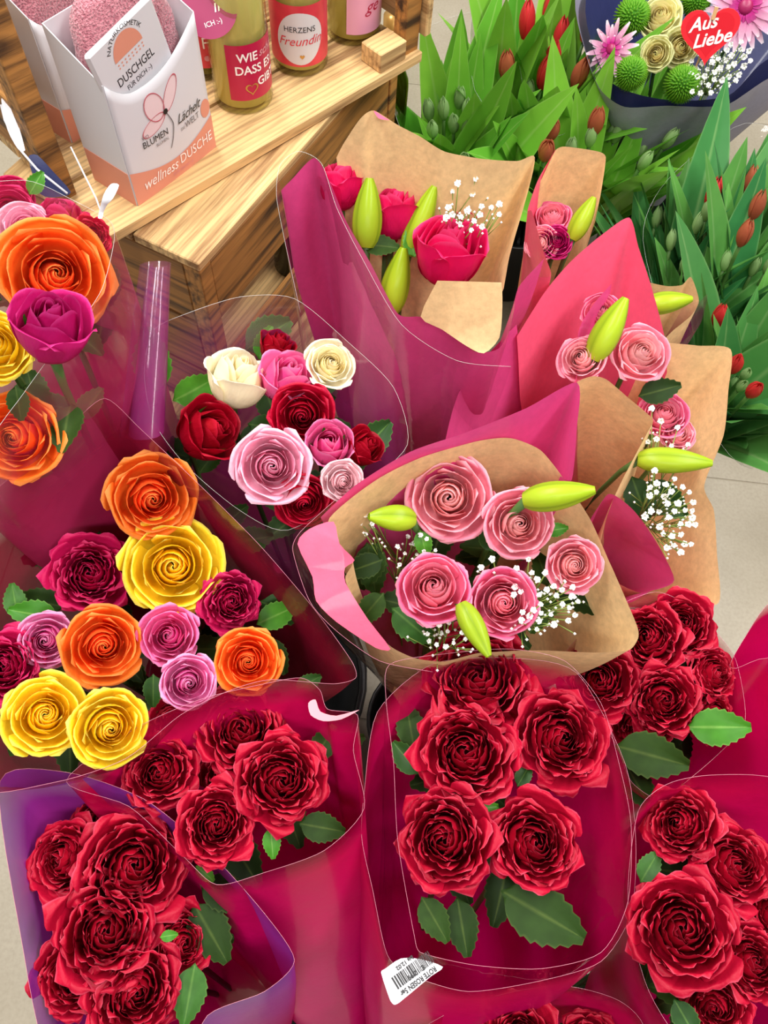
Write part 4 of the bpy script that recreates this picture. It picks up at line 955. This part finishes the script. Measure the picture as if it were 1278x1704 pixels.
# plinth crate on the floor
cb = empty('wooden_crate', V(a.x, a.y, 0)); tag(cb, 'low pine plinth crate on the floor carrying the stacked crates', 'crate')
MB_ = ML
for k in range(4): bevbox('plank', -.03, .68, -.17 + k * .128, -.17 + k * .128 + .122, .318, .334, K['wood'], cb, MB_)
for px_ in (-.025, .64):
    for py_ in (-.165, .30): bevbox('post', px_, px_ + .03, py_, py_ + .03, .0, .318, K['burnt'], cb, MB_)
for k in range(2): bevbox('slat', .006, .638, -.162, -.15, .05 + k * .14, .16 + k * .14, K['burnt'], cb, MB_)
for k in range(2): bevbox('slat', 0, .43, 0, .012, .05 + k * .14, .16 + k * .14, K['burnt'], cb, MB_ @ Matrix.Translation((-.011, -.134, 0)) @ Matrix.Rotation(math.pi / 2, 4, 'Z'))
# ================================================================ bottles
def bottle(p, r, label, z0, glass, wine, h=.30, spec=None, group=None):
    root = empty('wine_bottle', V(p.x, p.y, z0)); tag(root, label, 'bottle', group)
    M = Matrix.Translation((p.x, p.y, z0))
    pr = [(0, .004), (r * .8, .002), (r * .96, 0), (r, .006), (r, h * .55), (r * .96, h * .60), (r * .7, h * .68), (r * .42, h * .76), (r * .36, h * .86), (r * .36, h * .97), (r * .42, h * .98), (r * .42, h)]
    v, f = lathe(pr, 32); mk('glass', v, f, glass, root, M=M)
    v, f = lathe([(0, .009)] + [(q * .93, max(z, .009)) for q, z in pr[2:8]] + [(0, h * .76)], 28); mk('wine', v, f, wine, root, M=M)
    v, f = lathe([(r * .965, .0005), (r * 1.0, .0025), (r * .995, .006)], 44)
    v = [V(q.x * (1 + .012 * ((i % 44) % 2)), q.y * (1 + .012 * ((i % 44) % 2)), q.z) for i, q in enumerate(v)]
    mk('knurled_base', v, f, glass, root, M=M)
    v, f = lathe([(r * .44, h * .84), (r * .45, h * .85), (r * .45, h), (0, h + .001)], 20); mk('capsule', v, f, K['gold'], root, M=M)
    return root, M
def wraplabel(root, M, r, a0, a1, z0, z1, mat, name='label', e=.0004, topf=None):
    n = 20; vs_ = []
    for i in range(n + 1):
        q = a0 + (a1 - a0) * i / n
        for z in (z0, z1): vs_.append(V((r + e) * math.cos(q), (r + e) * math.sin(q), z))
    return mk(name, vs_, [(2 * i, 2 * i + 2, 2 * i + 3, 2 * i + 1) for i in range(n)], mat, root, M=M)
def cyl(r, ac, zc, e):   # map flat xy to the cylinder; x grows to the reader's right
    return lambda v: V((r + e) * math.cos(ac + v.x / r), (r + e) * math.sin(ac + v.x / r), zc + v.y)
def facing(p): return math.atan2(-p.y, -p.x)
R1 = .0405
p = pix(406, 160, ZS); fa = facing(p)
b1, M1 = bottle(p, R1, 'pale wine bottle with crimson label reading Wie schön dass es dich gibt', ZS, K['glass'], K['wine'])
L1 = wraplabel(b1, M1, R1, fa - .45, fa + 1.9, .022, .098, K['label_red'])
c1 = fa + .55
for body, x, y, sz, mt, sh in [('WIE', -.012, .018, .016, 'white_ink', 0), ('schön', .022, .020, .015, 'rose_ink', .35), ('DASS ES', -.002, .001, .016, 'white_ink', 0), ('dich', .032, .002, .013, 'rose_ink', .35), ('GIBT', .016, -.018, .016, 'white_ink', 0)]:
    write(L1, M1, body, x, y, sz, K[mt], sh, .0, .0003, fn=cyl(R1, c1, .058, .0008))
hl = heart2(36); rg = [V(q.x, q.y, 0) * .009 for q in hl] + [V(q.x, q.y, 0) * .0068 for q in hl]
fnc = cyl(R1, c1, .058, .0009); mk('gold_heart', [fnc(q + V(-.010, -.020, 0)) for q in rg], [(i, (i + 1) % 36, 36 + (i + 1) % 36, 36 + i) for i in range(36)], K['gold'], L1, False, M=M1)
p = pix(500, 100, ZS); fa = facing(p)
b2, M2 = bottle(p, .0395, 'pale wine bottle with coral label reading Herzens Freundin', ZS, K['glass'], K['wine'])
L2 = wraplabel(b2, M2, .0395, fa - 1.7, fa + 1.5, .016, .100, K['label_coral'])
fnc = cyl(.0395, fa + .02, .055, .0007)
ov = [fnc(V(0, 0, 0))] + [fnc(V(.033 * math.cos(q) * (1 + .06 * math.sin(2 * q)), .036 * math.sin(q), 0)) for q in [2 * math.pi * i / 40 for i in range(40)]]
ov = ov[:1] + [fnc(V(.033 * k / 8 * math.cos(q) * (1 + .06 * math.sin(2 * q)), .036 * k / 8 * math.sin(q), 0)) for k in range(1, 9) for q in [2 * math.pi * i / 40 for i in range(40)]]
mk('white_field', ov, [(0, 1 + i, 1 + (i + 1) % 40) for i in range(40)] + [(1 + k * 40 + i, 41 + k * 40 + i, 41 + k * 40 + (i + 1) % 40, 1 + k * 40 + (i + 1) % 40) for k in range(7) for i in range(40)], K['white'], L2, M=M2)
f2 = cyl(.0395, fa + .02, .055, .0012)
write(L2, M2, 'HERZENS', 0, .010, .0105, K['ink'], fn=f2)
write(L2, M2, 'Freundin', 0, -.008, .0175, K['label_coral'], .4, .05, fn=f2)
hv = [f2(q * .0035 + V(.002, -.024, 0)) for q in heart2(24)]; mk('small_heart', hv, [tuple(range(24))], K['gold'], L2, False, M=M2)
p = pix(588, 50, ZS); fa = facing(p)
b3, M3 = bottle(p, .0405, 'pale wine bottle with light pink label beside the crate post', ZS, K['glass'], K['wine'])
L3 = wraplabel(b3, M3, .0405, fa - .25, fa + 2.2, .018, .13, K['label_pink'])
f3 = cyl(.0405, fa + .75, .07, .0008)
write(L3, M3, 'pün', -.006, .004, .024, K['magenta_ink'], .35, fn=f3)
write(L3, M3, 'ge', -.002, -.022, .024, K['label_red'], .35, fn=f3)
p = pix(348, 118, ZS) + V(-.004, .012, 0); fa = facing(p)
b4, M4 = bottle(p, .036, 'wine bottle with dotted coral label behind the gift box', ZS, K['glass'], K['wine_g'])
L4 = wraplabel(b4, M4, .036, fa - 1.4, fa + 1.5, .02, .115, K['label_coral'])
f4 = cyl(.036, fa - .1, .07, .0008)
write(L4, M4, 'PO', .004, .006, .022, K['white_ink'], fn=f4); write(L4, M4, 'F', .004, -.022, .022, K['white_ink'], fn=f4)
dots = [(-.022, .03), (.0, .034), (.022, .03), (-.02, -.034), (.004, -.036), (.026, -.034), (-.03, .0), (.032, .004)]
DV = [([f4(V(x + .004 * math.cos(q), y_ + .004 * math.sin(q), 0)) for q in [2 * math.pi * i / 12 for i in range(12)]], [tuple(range(12))]) for x, y_ in dots]
dv, df = merge(*DV); mk('dots', dv, df, K['rose_ink'], L4, False, M=M4)
# round hang tag on the dotted bottle
tp_ = pix(345, 8, ZS + .145); TMx = frame(tp_, axis_of(tp_, (0, .1)), RIGHT, 1)
v, f = solid([V(.036 * math.cos(q), .036 * math.sin(q), 0) for q in [2 * math.pi * i / 36 for i in range(36)]], -.0008, .0008)
ht = mk('hang_tag', v, f, K['tag_wine'], b4, False, M=TMx)
write(ht, TMx @ Matrix.Translation((0, 0, .0012)), 'in', .014, -.006, .02, K['white_ink'], .3, .3); write(ht, TMx @ Matrix.Translation((0, 0, .0012)), 'ICH :-)', .006, -.021, .008, K['white_ink'], 0, .3)
# lower bottles on the plinth
for (u, v_, lab) in [(490, 440, 'green wine bottle on the plinth beside the lower crate corner'), (575, 320, 'green wine bottle with the kiss tag under the shelf edge'), (640, 262, 'green wine bottle behind the kraft paper under the shelf edge')]:
    p = pix(u, v_, .335); rt_, Mx = bottle(p, .037, lab, .335, K['gglass'], K['wine_g'], .29)
    if 'kiss' in lab:
        kp = pix(600, 196, .335 + .235); KM = frame(kp, axis_of(kp, (0, .1)), RIGHT - UPI * .0, 1)
        v, f = solid([V(.021 * math.cos(q) * (1 - .12 * math.sin(q)), .036 * math.sin(q), 0) for q in [2 * math.pi * i / 36 for i in range(36)]], -.0008, .0008)
        KM = KM @ Matrix.Rotation(-.25, 4, 'Z'); kt = mk('kiss_tag', v, f, K['tag_rose'], rt_, False, M=KM)
        for sgn in (1, -1):
            L = [V(.014 * math.cos(q), sgn * (.002 + .0065 * math.sin(q) * (1 - .25 * math.cos(2 * q) if sgn > 0 else 1)), 0) for q in [math.pi * i / 14 for i in range(15)]]
            v, f = solid(L, .0008, .0011); mk('lip_print', v, f, K['ink'], kt, False, M=KM @ Matrix.Rotation(.35, 4, 'Z'))
        ring = [kp + V(0, 0, .02) + V(.022 * math.cos(q), .022 * math.sin(q), .01) for q in [2 * math.pi * i / 16 for i in range(17)]]
        mk('string', *tube([p + V(.0135 * math.cos(q), .0135 * math.sin(q), .265) for q in [2 * math.pi * i / 16 for i in range(17)]], .001, 4), K['wire'], rt_)
# ================================================================ gift boxes
def giftbox(FL, FR, dep, H, lab, full=True):
    ex = FR - FL; W = ex.length; ex.normalize(); ey = V(-ex.y, ex.x, 0); Mx = Matrix.Translation(FL) @ Matrix((ex, ey, V(0, 0, 1))).transposed().to_4x4()
    root = empty('gift_box', FL); tag(root, lab, 'gift box')
    topf = lambda t: .139 + .038 * max(0, (t - .3) / .7) ** 2 + .024 * max(0, (.25 - t) / .25) ** 2
    band = lambda t: .048 - .018 * math.sin(math.pi * t)
    bow = lambda t, z: -.006 * math.sin(math.pi * t) * math.sin(math.pi * min(1, z / H * .9 + .1))
    n, m = 20, 10; vs_, fs = [], []
    for j in range(m + 1):
        for i in range(n + 1):
            t = i / n; z = topf(t) * j / m; vs_.append(V(W * t, bow(t, z), z))
    for j in range(m):
        for i in range(n): fs.append((j * (n + 1) + i, j * (n + 1) + i + 1, (j + 1) * (n + 1) + i + 1, (j + 1) * (n + 1) + i))
    fr = mk('front_panel', vs_, fs, K['white'], root, M=Mx); md = fr.modifiers.new('t', 'SOLIDIFY'); md.thickness = .0012; md.offset = 1
    vs_, fs = [], []
    for i in range(n + 1):
        t = i / n
        for j in range(4): z = band(t) * j / 3; vs_.append(V(W * t, bow(t, z) - .0018, z))
    for i in range(n):
        for j in range(3): fs.append((i * 4 + j, i * 4 + 4 + j, i * 4 + 5 + j, i * 4 + j + 1))
    bd = mk('salmon_band', vs_, fs, K['blush'], root, M=Mx)
    def slab(x0, x1, y0, y1, za, zb):
        v, f = boxg(x0, x1, y0, y1, 0, 1); return [V(q.x, q.y, 0 if q.z < .5 else (za if q.y < (y0 + y1) / 2 else zb)) for q in v], f
    for nm, s_ in [('side_panel', slab(-.0012, 0, 0, dep, topf(0), H)), ('side_panel', slab(W, W + .0012, 0, dep, topf(1), H)), ('back_panel', slab(-.0012, W + .0012, dep, dep + .0012, H, H)), ('bottom_panel', boxg(0, W, 0, dep, 0, .0012))]:
        mk(nm, *s_, K['white'], root, False, M=Mx)
    for s_ in (boxg(-.0018, -.0013, 0, dep, 0, .048), boxg(W + .0013, W + .0018, 0, dep, 0, .048)): mk('side_band', *s_, K['blush'], root, False, M=Mx)
    return root, Mx, W, fr, bd, bow
FL, FR = pix(229, 342, ZS), pix(358, 243, ZS)
g1, G1, GW, gf, gb, bow = giftbox(FL, FR, .075, .20, 'white and salmon wellness gift box with flower print standing on the crate shelf')
def tow(M, W, dep, H, name='rolled_towel', lab='rolled pink terry towel inside the flower print gift box'):
    vs_, fs = [], []; n, m = 28, 22
    for j in range(m + 1):
        t = j / m
        for i in range(n):
            q = 2 * math.pi * i / n; k = 1 - .45 * max(0, (t - .72) / .28) ** 2; c, s = math.cos(q), math.sin(q)
            x = W / 2 + (W / 2 - .008) * k * abs(c) ** .55 * (1 if c > 0 else -1); y = dep / 2 + .006 + (dep / 2 - .012) * k * abs(s) ** .6 * (1 if s > 0 else -1)
            p = V(x, y, .006 + (H - .006) * t); nn = noise.noise(p * 45) * .004 + noise.noise(p * 220) * .0012; fold = .004 * math.sin(q * 3 + t * 5)
            d = V(c, s, 0) if t < .8 else V(c, s, .7); vs_.append(p + d * ((nn + fold) if .03 < t else 0) * (.3 if s < 0 and t < .5 else 1))
    for j in range(m):
        for i in range(n): fs.append((j * n + i, j * n + (i + 1) % n, (j + 1) * n + (i + 1) % n, (j + 1) * n + i))
    fs.append(tuple(range(m * n, m * n + n))); fs.append(tuple(range(n))[::-1])
    return vs_, fs
tv, tf = tow(G1, GW, .072, .225); TT = mk('rolled_towel', tv, tf, K['towel'], None, M=G1); tag(TT, 'rolled pink terry towel inside the flower print gift box', 'towel')
# shower gel card
CM = G1 @ Matrix.Translation((.060, .006, .104)) @ Matrix.Rotation(-.2, 4, 'Y') @ Matrix.Rotation(.03, 4, 'X')
pc = empty('shower_gel_pouch', G1 @ V(.060, .006, .104)); tag(pc, 'white shower gel pouch with salmon half disc in front of the towel', 'pouch')
bevbox('pouch', -.050, .052, -.004, .004, 0, .108, K['white'], pc, CM, .003)
CF = CM @ Matrix.Translation((0, -.0043, 0)) @ Matrix.Rotation(math.pi / 2, 4, 'X')
v = [V(.022 * math.cos(q), .078 + .024 * math.sin(q), 0) for q in [math.pi * i / 20 for i in range(21)]]
mk('half_disc', v, [tuple(range(21))], K['blush'], pc, False, M=CF)
DV = [([V(x * .0055 - .019 + .0011 * math.cos(q), .074 - r_ * .004 + .0011 * math.sin(q), 0) for q in [2 * math.pi * i / 8 for i in range(8)]], [tuple(range(8))]) for x in range(8) for r_ in range(2)]
dv, df = merge(*DV); mk('dots', dv, df, K['blush'], pc, False, M=CF)
write(pc, CF, 'DUSCHGEL', 0, .052, .0145, K['ink'], sx=.8)
write(pc, CF, 'FÜR DICH :-)', 0, .041, .0085, K['ink'], sx=.85)
vs_, fs = textmesh('NATURKOSMETIK', .0072)
mk('lettering', [V((.0262 + v.y) * math.sin(v.x / .0262), .078 + (.0262 + v.y) * math.cos(v.x / .0262), 0) for v in vs_], fs, K['ink'], pc, False, M=CF)
# print on the gift box front
GF = G1 @ Matrix.Rotation(math.pi / 2, 4, 'X')
def onbox(e): return lambda v: V(v.x, v.y, -bow(min(1, max(0, v.x / GW)), v.y) + e)
e1, e2 = onbox(.0016), onbox(.0023)
def blob(c, a, b, rot, mat, name, fn, n=28, ring=False):
    L = [V(c[0] + a * math.cos(q) * math.cos(rot) - b * math.sin(q) * math.sin(rot), c[1] + a * math.cos(q) * math.sin(rot) + b * math.sin(q) * math.cos(rot), 0) for q in [2 * math.pi * i / n for i in range(n)]]
    if ring:
        cc = V(c[0], c[1], 0); L2 = [cc + (p - cc) * .93 for p in L]
        return mk(name, [fn(p) for p in L + L2], [(i, (i + 1) % n, n + (i + 1) % n, n + i) for i in range(n)], mat, gf, False, M=GF)
    cc = V(c[0], c[1], 0); return mk(name, [fn(cc)] + [fn(p) for p in L], [(0, 1 + i, 1 + (i + 1) % n) for i in range(n)], mat, gf, False, M=GF)
fx, fz = .069, .098
K['petal_print'] = plain('petal_print', lin(232, 205, 208), .5)
for c, a_, b_, r_ in [((fx - .014, fz + .012), .019, .014, 1.9), ((fx - .02, fz - .008), .020, .009, .35), ((fx + .013, fz + .016), .022, .009, .95)]:
    blob(c, a_, b_, r_, K['petal_print'], 'printed_petal', e1); blob(c, a_, b_, r_, K['rose_dk'], 'printed_outline', e2, ring=True)
blob((fx, fz), .0035, .0035, 0, K['ink'], 'printed_centre', onbox(.0028))
L = spline([V(fx, fz, 0), V(fx + .008, fz - .02, 0), V(fx + .004, fz - .038, 0), V(fx - .002, fz - .05, 0)], 6)
mk('printed_stem', [e2(p + V(s * .0007, 0, 0)) for p in L for s in (-1, 1)], [(2 * i, 2 * i + 1, 2 * i + 3, 2 * i + 2) for i in range(len(L) - 1)], K['inkgrey'], gf, False, M=GF)
for body, x, y_, sz, mt, sh in [('WO', .033, .080, .0065, 'inkgrey', 0), ('BLUMEN', .047, .069, .0125, 'ink', 0), ('BLÜHEN,', .056, .062, .006, 'inkgrey', 0), ('Lächelt', .105, .071, .0175, 'ink', .45), ('DIE', .091, .060, .0055, 'inkgrey', 0), ('WELT', .109, .059, .012, 'inkgrey', 0)]:
    write(gf, GF, body, x, y_, sz, K[mt], sh, fn=e2, sx=.85)
write(gb, GF, 'wellness', GW * .30, .015, .021, K['white_ink'], .3, fn=onbox(.0026), sx=.82); write(gb, GF, 'DUSCHE', GW * .75, .017, .019, K['white_ink'], .0, fn=onbox(.0026), sx=.85)
write(gb, GF, 'FÜR DICH :-)', GW * .56, .007, .0065, K['rose_ink'], fn=onbox(.0026))
blob((GW * .94, .062), .009, .012, 0, K['blush'], 'printed_badge', e1)
# second gift box, deeper on the shelf
FL2 = pix(120, 237, ZS); FR2 = FL2 + (FR - FL)
g2, G2, GW2, gf2, gb2, _ = giftbox(FL2, FR2, .075, .20, 'second wellness gift box half hidden behind the first by the crate side')
GF2 = G2 @ Matrix.Rotation(math.pi / 2, 4, 'X')
write(gb2, GF2, 'wellness', GW2 * .34, .016, .021, K['white_ink'], .3, fn=onbox(.0026)); write(gb2, GF2, 'DUSCHE', GW2 * .75, .017, .019, K['white_ink'], fn=onbox(.0026), sx=.85)
tv, tf = tow(G2, GW2, .072, .2); T2 = mk('rolled_towel', tv, tf, K['towel'], None, M=G2); tag(T2, 'rolled pink terry towel inside the half hidden gift box', 'towel')
fy = empty('flyer_card', pix(92, 330, .735)); tag(fy, 'dark navy printed card with white curved edge wedged beside the crate', 'card')
patch('card_face', [(47, 262, .80), (62, 258, .80), (88, 285, .79), (118, 320, .775), (95, 328, .77), (66, 322, .77)], K['navy'], fy)
mk('white_edge', *tube([pix(2, 175, .82), pix(8, 200, .815), pix(30, 245, .805), (pix(62, 282, .798)), pix(112, 322, .78)], .0014, 5), K['wire'], fy)
patch('white_tab', [(2, 165, .825), (12, 160, .825), (22, 180, .82), (42, 250, .805), (30, 248, .805), (12, 215, .812)], K['white'], fy)
# ================================================================ buckets
def bucket(x, y, r, h, lab):
    v, f = lathe([(0, .006), (r * .78, .006), (r * .96, h - .01), (r * 1.06, h - .004), (r * 1.06, h), (r, h), (r * .98, h - .006), (r * .8, .012), (0, .012)], 32)
    o = mk('flower_bucket', v, f, K['bucket'], None, M=Matrix.Translation((x, y, 0))); tag(o, lab, 'bucket')
for x, y_, r_, lab in [(-.17, .30, .165, 'under the multicoloured rose bouquets'), (.012, -.16, .125, 'under the purple-backed and barcode sleeves'), (.292, -.155, .11, 'under the crumpled-rose sleeve'), (.099, .264, .085, 'under the front kraft bouquet'), (.374, .107, .10, 'under the red roses at the kraft panel'), (.016, .581, .10, 'under the hot pink rose bouquet'), (.29, .471, .10, 'under the square-panelled kraft bouquet'), (.294, .76, .13, 'under the tall-panelled kraft bouquet'), (.217, 1.45, .16, 'under the tulips behind the kraft bouquets'), (.60, .985, .12, 'under the tulips beside the kraft panel'), (.50, 1.445, .085, 'under the cream rose bouquet')]:
    bucket(x, y_, r_, .22, 'black plastic bucket ' + lab)
